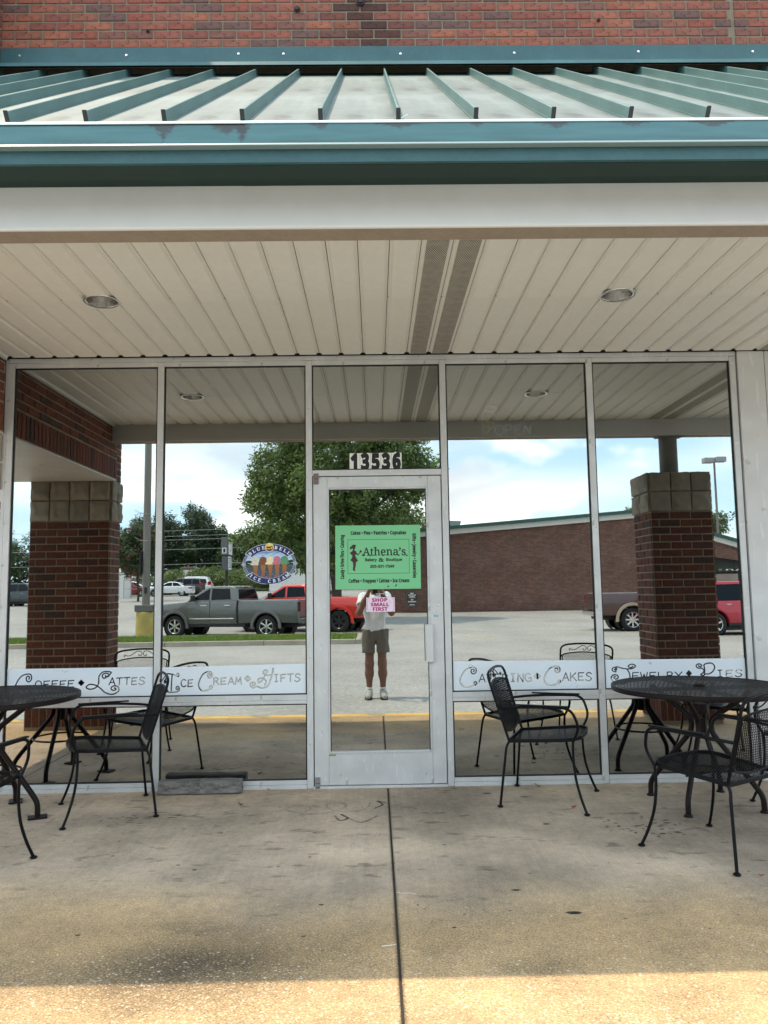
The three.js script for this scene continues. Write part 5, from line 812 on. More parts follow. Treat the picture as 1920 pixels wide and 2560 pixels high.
{
  const hd = Math.atan2(-0.273, -0.962);
  pickup('grey green crew cab pickup parked beside the grass island', 'pickup truck', [-5.31, -0.33, 23.62], hd, { paint: paint(0.115, 0.117, 0.11), lamp: std({ color: lin(0.015, 0.012, 0.014), roughness: 0.15 }), mould: M.chrome, bumper: paint(0.09, 0.1, 0.095), spokes: 6 });
  pickup('bright red lifted pickup parked behind the grey green one', 'pickup truck', [-2.85, -0.33, 26.2], hd, { paint: paint(0.62, 0.028, 0.015), lift: 0.03, R: 0.43, gateText: true, bumper: paint(0.6, 0.026, 0.015), rim: std({ color: lin(0.1, 0.1, 0.1), roughness: 0.3, metalness: 0.8 }), lamp: std({ color: lin(0.12, 0.01, 0.012), roughness: 0.15 }) });
  pickup('brown and tan pickup with chrome wheels before the brick building', 'pickup truck', [11.1, -0.33, 23.45], 0.02, { paint: paint(0.075, 0.032, 0.026), flare: paint(0.42, 0.34, 0.24), R: 0.43, lift: 0.06, spokes: 8, bumper: M.chrome });
  car('estate_car', 'red sport utility car at the right edge, half hidden by the right pillar', 'car', [12.45, -0.33, 20.4], 0, { ...suv, paint: paint(0.42, 0.012, 0.03) });
  car('sedan', 'white sedan in the far row of parked cars', 'car', [-21.1, lotY(74.5), 74.5], PI, { paint: paint(0.72, 0.73, 0.74) });
  car('estate_car', 'black sport utility car between the two white cars in the far row', 'car', [-21.0, lotY(78.5), 78.5], PI, { ...suv, paint: paint(0.03, 0.03, 0.035) });
  car('estate_car', 'tall white sport utility car at the back of the far row', 'car', [-21.2, lotY(83), 83], PI, { ...suv, len: 5.3, wb: 3.1, paint: paint(0.74, 0.75, 0.76), roof: 1.92, rw: -2.55, tl: [0.95, 1.35] });
  car('sedan', 'dark red sedan beside the lamp post in the far row', 'car', [-25.3, lotY(74.5), 74.5], 0, { paint: paint(0.25, 0.012, 0.02) });
  car('sedan', 'white car mostly hidden behind the dark red sedan', 'car', [-25.8, lotY(78.5), 78.5], 0.05, { paint: paint(0.7, 0.7, 0.7), roof: 1.5 });
  car('estate_car', 'black car at the far left, partly behind the left pillar', 'car', [-26.9, lotY(55), 55], 0.3, { ...suv, paint: paint(0.008, 0.014, 0.018) });
  car('sedan', 'silver car seen past the bed of the red pickup', 'car', [-4.7, lotY(33), 33.5], 2.6, { paint: paint(0.5, 0.52, 0.54) });
}
// ---------------------------------------------------------------- lamp posts, signs, wires
{
  const p = thing('lamp_post', 'thick grey light pole on a yellow concrete base in the island', 'lamp post', [-8.1, -0.2, 22.0]);
  mesh('base', metric(new THREE.LatheGeometry([[0.001, 0.86], [0.3, 0.86], [0.335, 0.83], [0.34, 0.02], [0.34, -0.1]].map(([a, b]) => new THREE.Vector2(a, b)), 36)), std({ color: lin(0.56, 0.44, 0.14), map: rep(mottle, 0.8), bumpMap: rep(grain, 2), bumpScale: 0.004, roughness: 0.9 }), p);
  mesh('base_plate', rbox(-0.31, 0.31, 0.865, 1.1, -0.31, 0.31, 0.02, 2), std({ color: lin(0.14, 0.13, 0.12), roughness: 0.7 }), p);
  const pm = std({ color: lin(0.2, 0.18, 0.155), map: rep(streaks, 2), roughness: 0.6 });
  mesh('shaft', cyl(0.135, 0.11, 8.4, 22).translate(0, 1.1, 0), pm, p); mesh('hand_hole', rbox(-0.03, 0.07, 1.5, 1.72, -0.15, -0.12, 0.01, 1), M.black, p);
  for (const y of [3.36, 4.32]) mesh('strap', [new THREE.TorusGeometry(0.135, 0.012, 6, 24).rotateX(PI / 2).translate(0, y, 0), spline([[-0.1, y + 0.02, -0.1], [-0.28, y + 0.07, -0.16], [-0.4, y + 0.14, -0.16]], 0.008, 10, 5), spline([[-0.1, y, -0.1], [-0.3, y + 0.02, -0.18]], 0.008, 8, 5)], M.aluDark, p);
  mesh('notice_board', rbox(-0.2, -0.16, 2.2, 3.0, -0.18, 0.14, 0.008, 1), M.dark, p);
  mesh('lamp_head', rbox(-0.5, 0.5, 9.4, 9.6, -0.25, 0.25, 0.04, 2), pm, p);
  const q = thing('lamp_post', 'tall thin light pole with two box heads rising behind the brick building', 'lamp post', [32.2, lotY(66), 66]);
  mesh('shaft', cyl(0.13, 0.09, 12.2, 14), pm, q); const grey = std({ color: lin(0.3, 0.3, 0.3), roughness: 0.6 });
  mesh('lamp_head', rbox(-1.05, -0.1, 12.0, 12.5, -0.35, 0.35, 0.06, 2), grey, q); mesh('lamp_head', rbox(0.1, 1.05, 12.08, 12.58, -0.35, 0.35, 0.06, 2), grey, q); mesh('cross_arm', box(-0.12, 0.12, 12.1, 12.4, -0.08, 0.08), grey, q);
  // two-sided cabinet sign on a post
  const s = thing('pole_sign', 'grey cabinet sign with a white face on a dark post before the trees', 'sign', [-14.45, lotY(70), 70]), by = -lotY(70);
  mesh('post', cyl(0.13, 0.13, 5.6 + by, 14), M.dark, s); mesh('cabinet', rbox(-0.36, 0.36, by + 4.8, by + 6.5, -1.0, 1.0, 0.03, 1), std({ color: lin(0.12, 0.12, 0.125), roughness: 0.6 }), s); mesh('cabinet', rbox(-0.3, 0.3, by + 3.35, by + 4.72, -0.9, 0.9, 0.03, 1), std({ color: lin(0.09, 0.09, 0.095), roughness: 0.6 }), s);
  const face = canvasTex(256, 256, (x) => { x.fillStyle = '#cfcfd0'; x.fillRect(0, 0, 256, 256); x.fillStyle = '#b33343'; x.beginPath(); x.ellipse(128, 118, 60, 92, 0.2, 0, 7); x.fill(); x.fillStyle = '#cfcfd0'; x.beginPath(); x.ellipse(150, 118, 38, 70, 0.2, 0, 7); x.fill(); }), face2 = canvasTex(256, 256, (x) => { x.fillStyle = '#cccccc'; x.fillRect(0, 0, 256, 256); x.fillStyle = '#444'; for (let r = 0; r < 5; r++) x.fillRect(40, 30 + r * 42, 176 - (r % 2) * 60, 20); });
  const side = (m, w, h) => new THREE.PlaneGeometry(w, h).rotateY(PI / 2); mesh('sign_face', side(0, 1.9, 1.6).translate(0.364, by + 5.65, 0), std({ map: face, roughness: 0.6 }), s); mesh('sign_face', side(0, 1.7, 1.26).translate(0.304, by + 4.04, 0), std({ map: face2, roughness: 0.6 }), s);
  mesh('notice', rbox(-0.24, 0.16, by + 4.95, by + 5.5, -1.02, -1.0, 0.004, 1), M.white, s); mesh('notice', rbox(-0.14, 0.06, by + 5.03, by + 5.42, -1.03, -1.021, 0.002, 1), M.black, s);
  const m = thing('monument_sign', 'white pillar sign with a red brick cap standing behind the far cars', 'sign', [-25.4, lotY(99), 100]);
  mesh('pillar', rbox(-0.55, 0.55, -0.2, 2.75, -0.5, 0.5, 0.02, 1), M.white, m); mesh('cap', [rbox(-0.62, 0.62, 2.76, 2.95, -0.57, 0.57, 0.02, 1), rbox(-0.72, 0.72, 2.96, 3.15, -0.67, 0.67, 0.02, 1)], std({ color: lin(0.3, 0.16, 0.12), roughness: 0.9 }), m);
  const lett = canvasTex(128, 256, (x) => { x.fillStyle = '#9a3a2c'; x.fillRect(0, 0, 128, 256); x.strokeStyle = '#d8c9bb'; x.lineWidth = 9; for (const y of [34, 100, 190]) { x.strokeRect(36, y, 50, 36); } x.fillStyle = '#d8c9bb'; x.fillRect(20, 158, 88, 10); });
  mesh('letter_panel', new THREE.PlaneGeometry(0.5, 1.6).rotateY(PI).translate(0.25, 1.7, -0.504), std({ map: lett, roughness: 0.8 }), m);
  const wire = std({ color: lin(0.3, 0.31, 0.31), roughness: 0.6 });
  [[8.5, 0.1], [7.85, 0], [7.4, -0.15], [6.3, 0.2], [4.55, 0]].forEach(([y, dz], i) => { const o = mesh('power_line', spline([[-78, y + 0.7, 88 + dz], [-40, y - 0.1, 86 + dz], [-14.5, y + 0.05, 84 + dz], [6, y + 0.3, 82 + dz]], 0.022, 40, 5), wire); tag(o, ['topmost', 'second', 'third', 'fourth', 'lowest'][i] + ' of the five overhead wires crossing before the far trees', 'power line', 'overhead power lines'); });
  for (const [x, l] of [[-78.5, 'utility pole carrying the wires far to the left'], [6.4, 'utility pole carrying the wires behind the big tree']]) { const u = thing('utility_pole', l, 'utility pole', [x, 1, x < 0 ? 88 : 82]); mesh('shaft', cyl(0.17, 0.12, 9, 12), std({ color: lin(0.1, 0.075, 0.055), roughness: 1 }), u); mesh('cross_arm', box(-0.06, 0.06, 7.7, 7.85, -1.2, 1.2), M.dark, u); }
}
// ---------------------------------------------------------------- buildings across the car park
{
  const bt = tex(1024, 1024, (x, y, i, j) => {
    const row = Math.floor(y * 30), u = x * 10 + (row % 2) * 0.5, bi = Math.floor(u), fx = u - bi, fy = y * 30 - row, m = fx < 0.05 || fy < 0.15;
    let h = (bi * 374761393 + row * 668265263) | 0; h = Math.imul(h ^ (h >>> 13), 1274126177); const k = ((h ^ (h >>> 16)) >>> 0) / 4294967296, n = 0.03 * tn(x, y, 30, 3, 81) + 0.05 * tn(x, y, 4, 3, 82);
    return m ? [0.5 + n, 0.45 + n, 0.4 + n] : [0.4 + 0.14 * (k - 0.5) + n, 0.265 + 0.09 * (k - 0.5) + n, 0.225 + 0.08 * (k - 0.5) + n];
  });
  const bm = std({ map: rep(bt, 1 / 2.1), bumpMap: rep(bt, 1 / 2.1), bumpScale: 0.006, roughness: 0.9 });
  const b = thing('brick_building', 'long low brick building with a shallow gable and green roof edge across the car park', 'building');
  const gable = new THREE.Shape([[0.5, -0.5], [17.6, -0.5], [17.6, 4.4], [14.7, 5.28], [0.5, 4.22]].map(([x, y]) => new THREE.Vector2(x, y)));
  mesh('wall', metric(new THREE.ExtrudeGeometry(gable, { depth: 22, bevelEnabled: false }).translate(0, 0, 38)), bm, b);
  mesh('gable_end', metric(new THREE.ExtrudeGeometry(new THREE.Shape([[17.61, 3.1], [24.5, 2.1], [24.5, 2.35], [17.61, 4.4]].map(([x, y]) => new THREE.Vector2(x, y))), { depth: 0.3, bevelEnabled: false }).translate(0, 0, 38.02)), bm, b);
  const strip = (n, y0, y1, z0, z1, m) => { const s = new THREE.Shape([[0.2, 4.2 + y0], [14.7, 5.28 + y0], [24.8, 2.28 + y0], [24.8, 2.28 + y1], [14.7, 5.28 + y1], [0.2, 4.2 + y1]].map(([x, y]) => new THREE.Vector2(x, y))); mesh(n, new THREE.ExtrudeGeometry(s, { depth: z1 - z0, bevelEnabled: false }).translate(0, 0, z0), m, b); };
  strip('fascia', -0.16, 0.12, 37.78, 38.6, std({ color: lin(0.62, 0.6, 0.55), roughness: 0.7 })); strip('roof', 0.121, 0.3, 37.6, 60.2, std({ color: lin(0.025, 0.09, 0.07), roughness: 0.6 }));
  mesh('porch_ceiling', box(17.62, 24.8, 2.0, 2.1, 38.4, 46), M.dark, b); for (const z of [38.3, 45.6]) mesh('porch_post', box(24.3, 24.55, -0.4, 2.2, z, z + 0.25), M.dark, b);
  const h = thing('roof_unit', 'grey rooftop air unit on the left end of the brick building', 'air unit', [4.6, 4.75, 40.5]);
  mesh('cabinet', new THREE.ExtrudeGeometry(new THREE.Shape([[-0.9, -0.4], [0.35, -0.3], [0.6, 0.55], [-0.9, 0.6]].map(([x, y]) => new THREE.Vector2(x, y))), { depth: 1.4, bevelEnabled: true, bevelSize: 0.03, bevelThickness: 0.03 }), std({ color: lin(0.3, 0.33, 0.33), roughness: 0.5 }), h); mesh('fan_cowl', [new THREE.TorusGeometry(0.22, 0.05, 8, 20).translate(-0.25, 0.1, -0.04)], M.steel, h);
  const lw = thing('low_wall', 'low mauve block wall beyond the porch at the far right', 'wall'); mesh('block_wall', metric(box(24, 46, 0, 2.35, 57, 57.3)), std({ color: lin(0.33, 0.25, 0.22), map: rep(mottle, 0.4), roughness: 0.9 }), lw);
  const sh = thing('storage_shed', 'small white shed with a pitched top beside the left pillar', 'shed', [-25.45, lotY(69), 69.2]);
  mesh('wall', new THREE.ExtrudeGeometry(new THREE.Shape([[-1.25, -0.1], [1.25, -0.1], [1.25, 2.3], [0, 2.95], [-1.25, 2.3]].map(([x, y]) => new THREE.Vector2(x, y))), { depth: 2.4, bevelEnabled: false }), M.white, sh); mesh('door', rbox(0.05, 0.9, 0, 2.1, -0.03, 0.0, 0.01, 1), std({ color: lin(0.6, 0.62, 0.6), roughness: 0.7 }), sh); mesh('roof', [box(-0.03, 1.48, -0.02, 0.04, -0.1, 2.5).rotateZ(-0.479).translate(0, 2.97, 0), box(-1.48, 0.03, -0.02, 0.04, -0.1, 2.5).rotateZ(0.479).translate(0, 2.97, 0)], std({ color: lin(0.5, 0.5, 0.48), roughness: 0.8 }), sh);
  const cr = thing('cart_corral', 'pinkish tubular cart corral frame beside the white shed', 'cart corral', [-23.4, lotY(69), 69]);
  mesh('frame', [pipe([[-0.7, 0, 0], [-0.7, 1.95, 0], [0.7, 1.95, 0], [0.7, 0, 0]], 0.04, 0.1, 24, 6), pipe([[-0.7, 0.9, 0], [0.7, 0.9, 0]], 0.03, 0.1, 4, 6), pipe([[-0.7, 1.75, 0], [0.7, 1.75, 0]], 0.03, 0.1, 4, 6), pipe([[-0.7, 0, 2.2], [-0.7, 1.95, 2.2], [0.7, 1.95, 2.2], [0.7, 0, 2.2]], 0.04, 0.1, 24, 6), pipe([[-0.7, 1.95, 0], [-0.7, 1.95, 2.2]], 0.03, 0.1, 4, 6)], std({ color: lin(0.5, 0.34, 0.3), roughness: 0.6 }), cr); mesh('sign_board', rbox(-0.75, 0.75, 1.95, 2.15, -0.03, 0.03, 0.01, 1), M.white, cr);
  const tr = thing('white_trailer', 'white ribbed trailer seen behind the red pickup', 'trailer', [-6.6, lotY(64), 66]);
  mesh('box', [rbox(-3, 3, 0.6, 3.2, -1.1, 1.1, 0.06, 2), ...Array.from({ length: 16 }, (_, i) => box(-2.95, 2.95, 0.75 + i * 0.15, 0.78 + i * 0.15, -1.115, -1.095))], M.white, tr); mesh('wheel', [-0.4, 0.5].map((x) => new THREE.CylinderGeometry(0.36, 0.36, 0.2, 18).rotateX(PI / 2).translate(x, 0.36, -0.95)), M.tyre, tr);
}
// ---------------------------------------------------------------- trees
const leafClump = (n, s, flat) => {
  const pos = []; for (let i = 0; i < n; i++) {
    const c = new THREE.Vector3(rr(-1, 1), rr(-0.8, 0.8), rr(-1, 1)).multiplyScalar(0.75), a = new THREE.Vector3(rr(-1, 1), rr(-1, 1) * flat, rr(-1, 1)).normalize().multiplyScalar(s * rr(0.7, 1.2)), b = new THREE.Vector3(rr(-1, 1), rr(-1, 1), rr(-1, 1)).cross(a).normalize().multiplyScalar(s * 0.38);
    const p = c.clone().sub(a), q = c.clone().add(a), l = c.clone().add(b), m = c.clone().sub(b).addScaledVector(a, 0.1);
    for (const v of [p, m, q, p, q, l]) pos.push(v.x, v.y, v.z);
  }
  const g = new THREE.BufferGeometry(); g.setAttribute('position', new THREE.Float32BufferAttribute(pos, 3)); g.computeVertexNormals(); return g;
};
const clumps = [leafClump(16, 0.34, 1), leafClump(22, 0.3, 0.6)], leafMat = phy({ color: 0xffffff, roughness: 0.6, transmission: 0.35, side: THREE.DoubleSide }), bark = std({ color: lin(0.07, 0.055, 0.042), map: rep(streaks, 3), roughness: 1 });
// lobes: [x, y, z, rx, ry, rz] about the foot; n clumps spread through their outer shells
function tree(name, label, pos, lobes, n, size, tone, o = {}) {
  const t = thing(name, label, o.category ?? 'tree', pos, 0, o.group), g = [], H = o.trunk ?? 2.5;
  g.push(spline([[0, -0.3, 0], [0.05, H * 0.5, 0.03], [-0.04, H, 0], [0.06, H * 1.9, 0.02]], o.r ?? 0.2, 14, 8));
  for (const [x, y, z] of lobes.slice(0, 12)) g.push(spline([[0, H * 0.75, 0], [x * 0.35, lerp(H, y, 0.5), z * 0.35], [x * 0.92, y, z * 0.92]], (o.r ?? 0.2) * 0.32, 8, 5));
  mesh('trunk', g, bark, t);
  const im = new THREE.InstancedMesh(clumps[o.kind ?? 0], leafMat, n), m = new THREE.Matrix4(), q = new THREE.Quaternion(), e = new THREE.Euler(), vol = lobes.map(([, , , a, b, c]) => Math.pow(a * b * c, 0.75)), sum = vol.reduce((a, b) => a + b, 0);
  for (let i = 0; i < n; i++) {
    let k = 0, r = rnd() * sum; while ((r -= vol[k]) > 0 && k < lobes.length - 1) k++;
    const L = lobes[k]; let d; do { d = new THREE.Vector3(rr(-1, 1), rr(-1, 1), rr(-1, 1)); } while (d.lengthSq() > 1 || d.lengthSq() < 0.05);
    const dir = d.clone().normalize(), out = 0.92 + 0.75 * fbm(dir.x * 2.6 + k, dir.y * 2.6, dir.z * 2.6 + k * 3, 4), rad = Math.pow(d.length(), 0.55) * out;
    const p = new THREE.Vector3(L[0] + dir.x * rad * L[3], L[1] + dir.y * rad * L[4], L[2] + dir.z * rad * L[5]);
    const gap = fbm(p.x * 0.75 + k, p.y * 0.75, p.z * 0.75, 3); if (gap < (o.gap ?? -0.16) && rnd() < 0.85) { i--; continue; }
    const s = size * rr(0.7, 1.3); m.compose(p, q.setFromEuler(e.set(rr(0, 6.28), rr(0, 6.28), rr(0, 6.28))), new THREE.Vector3(s, s * 0.8, s)); im.setMatrixAt(i, m);
    const b = 0.62 + 0.55 * rnd() + 0.5 * fbm(p.x * 0.6, p.y * 0.6, p.z * 0.6 + 5, 2), c = o.flowers && rnd() < o.flowers ? [0.5, 0.09, 0.12] : tone; im.setColorAt(i, lin(c[0] * b, c[1] * b, c[2] * b));
  }
  im.name = 'crown'; im.castShadow = true; im.userData.kind = 'stuff'; t.add(im); return t;
}
{
  const by = lotY(32);
  tree('shade_tree', 'large leafy shade tree standing left of the brick building', [-1.9, by, 32], [
    [0.3, 8.6, 0, 3.2, 2.6, 2.8], [-2.2, 7.2, 0.3, 2.0, 1.7, 2], [-3.1, 6.0, -0.2, 1.5, 1.05, 1.4], [2.6, 8.0, 0.2, 2.2, 1.9, 2], [3.9, 6.9, 0, 1.5, 1.15, 1.3], [0, 6.3, -0.6, 2.7, 1.8, 2.4], [1.9, 5.6, 0.4, 2.0, 1.2, 1.8], [3.4, 4.9, -0.2, 1.1, 0.7, 1.1], [-1.7, 5.0, 0.5, 1.8, 1.25, 1.7], [-2.9, 4.3, -0.3, 1.5, 0.8, 1.3], [-4.1, 4.1, 0, 0.9, 0.5, 0.9], [0.4, 4.3, 0.3, 2.3, 1.2, 2.0], [-1.4, 3.3, 0, 1.7, 0.75, 1.5], [-3.0, 3.2, 0.4, 1.2, 0.6, 1.1], [0.8, 10.8, 0, 2.2, 1.5, 2.0], [-0.6, 2.7, 0.3, 1.3, 0.5, 1.2]], 6200, 0.34, [0.16, 0.24, 0.05], { trunk: 2.6, r: 0.24, gap: -0.03 });
  tree('flowering_tree', 'crape myrtle with pink blossom beside the left pillar', [-20.3, lotY(61), 61], [[0, 3.6, 0, 1.9, 1.6, 1.7], [-1.2, 4.6, 0, 1.3, 1.2, 1.2], [1.1, 4.9, 0, 1.2, 1.2, 1.2], [0, 5.7, 0, 1.1, 0.9, 1]], 760, 0.42, [0.06, 0.1, 0.02], { trunk: 1.6, r: 0.1, flowers: 0.05, kind: 1 });
  const wood = (i, x, z, h, w, kind, label) => {
    const y = lotY(z) - 0.1, L = []; for (let k = 0; k < (kind === 2 ? 4 : 8); k++) { const t = (k + 0.5) / 8, a = k * 2.4; L.push(kind === 1 ? [Math.cos(a) * w * 0.28 * (1.2 - t), h * (0.34 + 0.6 * t), Math.sin(a) * w * 0.28, w * (0.42 - 0.2 * t), h * 0.13, w * 0.42] : [Math.cos(a) * w * 0.33, h * (0.3 + 0.62 * t), Math.sin(a) * w * 0.33, w * 0.38 * (1.15 - 0.5 * t), h * 0.17, w * 0.38]); }
    tree(kind === 1 ? 'pine_tree' : kind === 2 ? 'shrub' : 'broadleaf_tree', label, [x, y, z], L, Math.round((kind === 2 ? 260 : 620) * Math.max(1, w / 7)), kind === 2 ? 0.55 : 0.8, kind === 1 ? [0.06, 0.1, 0.035] : kind === 2 ? [0.17, 0.24, 0.06] : [0.1, 0.16, 0.042], { trunk: h * 0.3, r: h * 0.018, kind: kind === 1 ? 0 : 1, group: kind === 2 ? 'shrubs along the road' : 'trees across the road', category: kind === 2 ? 'shrub' : 'tree' });
  };
  const list = [
    [-29, 122, 13.2, 7.4, 1, 'tallest dark pine, standing above the monument sign'], [-34.5, 124, 12.0, 7, 1, 'dark pine left of the tallest pine'], [-39, 126, 11.6, 7, 1, 'dark pine behind the lamp post'], [-44.5, 122, 11, 8, 0, 'broad green tree between the lamp post and the left pillar'], [-25.6, 124, 9.6, 6, 1, 'shorter dark pine right of the tallest pine'], [-50, 118, 12, 8, 0, 'green tree mostly hidden by the left pillar'], [-59, 112, 12, 7, 0, 'loose green tree at the far left beyond the pillar'], [-54.5, 92, 6.5, 7, 0, 'low green tree above the black car at the far left'],
    [-21.5, 120, 7.4, 7, 0, 'green tree behind the cabinet sign'], [-15.5, 112, 8.5, 8, 0, 'green tree right of the cabinet sign'], [-9.5, 104, 9, 9, 0, 'dark tree behind the ice cream decal'], [-2, 100, 10, 9, 0, 'dark tree behind the large shade tree'], [5, 108, 10, 10, 0, 'tree hidden behind the left end of the brick building'],
    [30.5, 80, 9.0, 7.5, 0, 'bright green tree behind the lamp post at the right'], [36, 84, 9.5, 8, 0, 'green tree at the right end of the row behind the porch'], [25.5, 82, 7, 7, 0, 'green tree glimpsed beneath the porch roof'],
    [-28.5, 106, 4.0, 6, 2, 'dark shrub left of the monument sign'], [-22.8, 98, 4.4, 6, 2, 'yellow green shrub right of the monument sign'], [-18.8, 96, 3.9, 6, 2, 'light green shrub behind the tall white car'], [-15.2, 92, 3.3, 5, 2, 'light shrub at the foot of the cabinet sign'], [-11, 90, 3.2, 6, 2, 'pale green shrub below the ice cream decal'], [-34, 98, 4.4, 6, 2, 'green shrub behind the dark red sedan'], [-40, 100, 4.8, 7, 2, 'green shrub behind the white shed'], [-6.2, 70, 2.2, 3, 2, 'dark shrub before the white trailer']];
  list.forEach((a, i) => wood(i, ...a));
  // far wood that reads as one mass, closing the horizon
  const N = 2600, im = new THREE.InstancedMesh(clumps[1], leafMat, N), m = new THREE.Matrix4(), q = new THREE.Quaternion(), e = new THREE.Euler();
  for (let i = 0; i < N; i++) { const x = rr(-130, 120), z = rr(138, 152), top = 6 + 4 * fbm(x * 0.05, 1, 2, 3) + 3 * Math.exp(-(((x + 40) / 30) ** 2)), y = 2.4 + rnd() * top, s = rr(1.2, 2.1); m.compose(new THREE.Vector3(x, y, z), q.setFromEuler(e.set(rr(0, 6), rr(0, 6), rr(0, 6))), new THREE.Vector3(s, s, s)); im.setMatrixAt(i, m); const b = rr(0.6, 1.2); im.setColorAt(i, lin(0.055 * b, 0.09 * b, 0.03 * b)); }
  im.name = 'distant_wood'; scene.add(im); tag(im, 'dark far wood closing the view across the road', null, null, 'stuff');
}
// ---------------------------------------------------------------- the photographer
// smooth union of tapered capsules, meshed with surface nets on a grid that fits them
function blend(bones, cell, k = 0.03, extra) {
  const lo = new THREE.Vector3(1e9, 1e9, 1e9), hi = new THREE.Vector3(-1e9, -1e9, -1e9);
  const B = bones.map(([a, b, ra, rb]) => { const A = v3(a), C = v3(b), r = Math.max(ra, rb); for (const p of [A, C]) { lo.min(p.clone().subScalar(r + 0.04)); hi.max(p.clone().addScalar(r + 0.04)); } return { A, D: C.clone().sub(A), l: Math.max(1e-9, C.distanceToSquared(A)), ra, rb, r }; });
  const n = [0, 1, 2].map((i) => Math.ceil((hi.getComponent(i) - lo.getComponent(i)) / cell) + 2), [nx, ny, nz] = n, f = new Float32Array(nx * ny * nz), P = new THREE.Vector3();
  for (let z = 0; z < nz; z++) for (let y = 0; y < ny; y++) for (let x = 0; x < nx; x++) {
    P.set(lo.x + x * cell, lo.y + y * cell, lo.z + z * cell); let acc = 0, mn = 1e9;
    for (const b of B) { const px = P.x - b.A.x, py = P.y - b.A.y, pz = P.z - b.A.z, t = clamp((px * b.D.x + py * b.D.y + pz * b.D.z) / b.l, 0, 1), d = Math.hypot(px - b.D.x * t, py - b.D.y * t, pz - b.D.z * t) - lerp(b.ra, b.rb, t); if (d < mn + k * 6) acc += Math.exp(-d / k * 1.0); mn = Math.min(mn, d); }
    let d = mn > k * 6 ? mn : -k * Math.log(acc); if (extra) d = extra(P, d); f[(z * ny + y) * nx + x] = d;
  }
  const at = (x, y, z) => f[(z * ny + y) * nx + x], vid = new Int32Array(nx * ny * nz).fill(-1), pos = [], idx = [];
  for (let z = 0; z < nz - 1; z++) for (let y = 0; y < ny - 1; y++) for (let x = 0; x < nx - 1; x++) {
    let s = [0, 0, 0], c = 0; const v = (i) => at(x + (i & 1), y + ((i >> 1) & 1), z + (i >> 2));
    for (let i = 0; i < 8; i++) for (const bit of [1, 2, 4]) { if (i & bit) continue; const j = i | bit, a = v(i), b = v(j); if ((a < 0) !== (b < 0)) { const t = a / (a - b); s[0] += (i & 1) + (bit === 1 ? t : 0); s[1] += ((i >> 1) & 1) + (bit === 2 ? t : 0); s[2] += (i >> 2) + (bit === 4 ? t : 0); c++; } }
    if (c) { vid[(z * ny + y) * nx + x] = pos.length / 3; pos.push(lo.x + (x + s[0] / c) * cell, lo.y + (y + s[1] / c) * cell, lo.z + (z + s[2] / c) * cell); }
  }
  const id = (x, y, z) => vid[(z * ny + y) * nx + x];
  for (let z = 1; z < nz - 1; z++) for (let y = 1; y < ny - 1; y++) for (let x = 1; x < nx - 1; x++) {
    const a = at(x, y, z) < 0, q = (p0, p1, p2, p3, s) => { if (s) idx.push(p0, p1, p2, p0, p2, p3); else idx.push(p0, p2, p1, p0, p3, p2); };
    if (a !== at(x + 1, y, z) < 0) q(id(x, y - 1, z - 1), id(x, y, z - 1), id(x, y, z), id(x, y - 1, z), a);
    if (a !== at(x, y + 1, z) < 0) q(id(x - 1, y, z - 1), id(x - 1, y, z), id(x, y, z), id(x, y, z - 1), a);
    if (a !== at(x, y, z + 1) < 0) q(id(x - 1, y - 1, z), id(x, y - 1, z), id(x, y, z), id(x - 1, y, z), a);
  }
  const g = new THREE.BufferGeometry(); g.setAttribute('position', new THREE.Float32BufferAttribute(pos, 3)); g.setIndex(idx); g.computeVertexNormals(); return g;
}
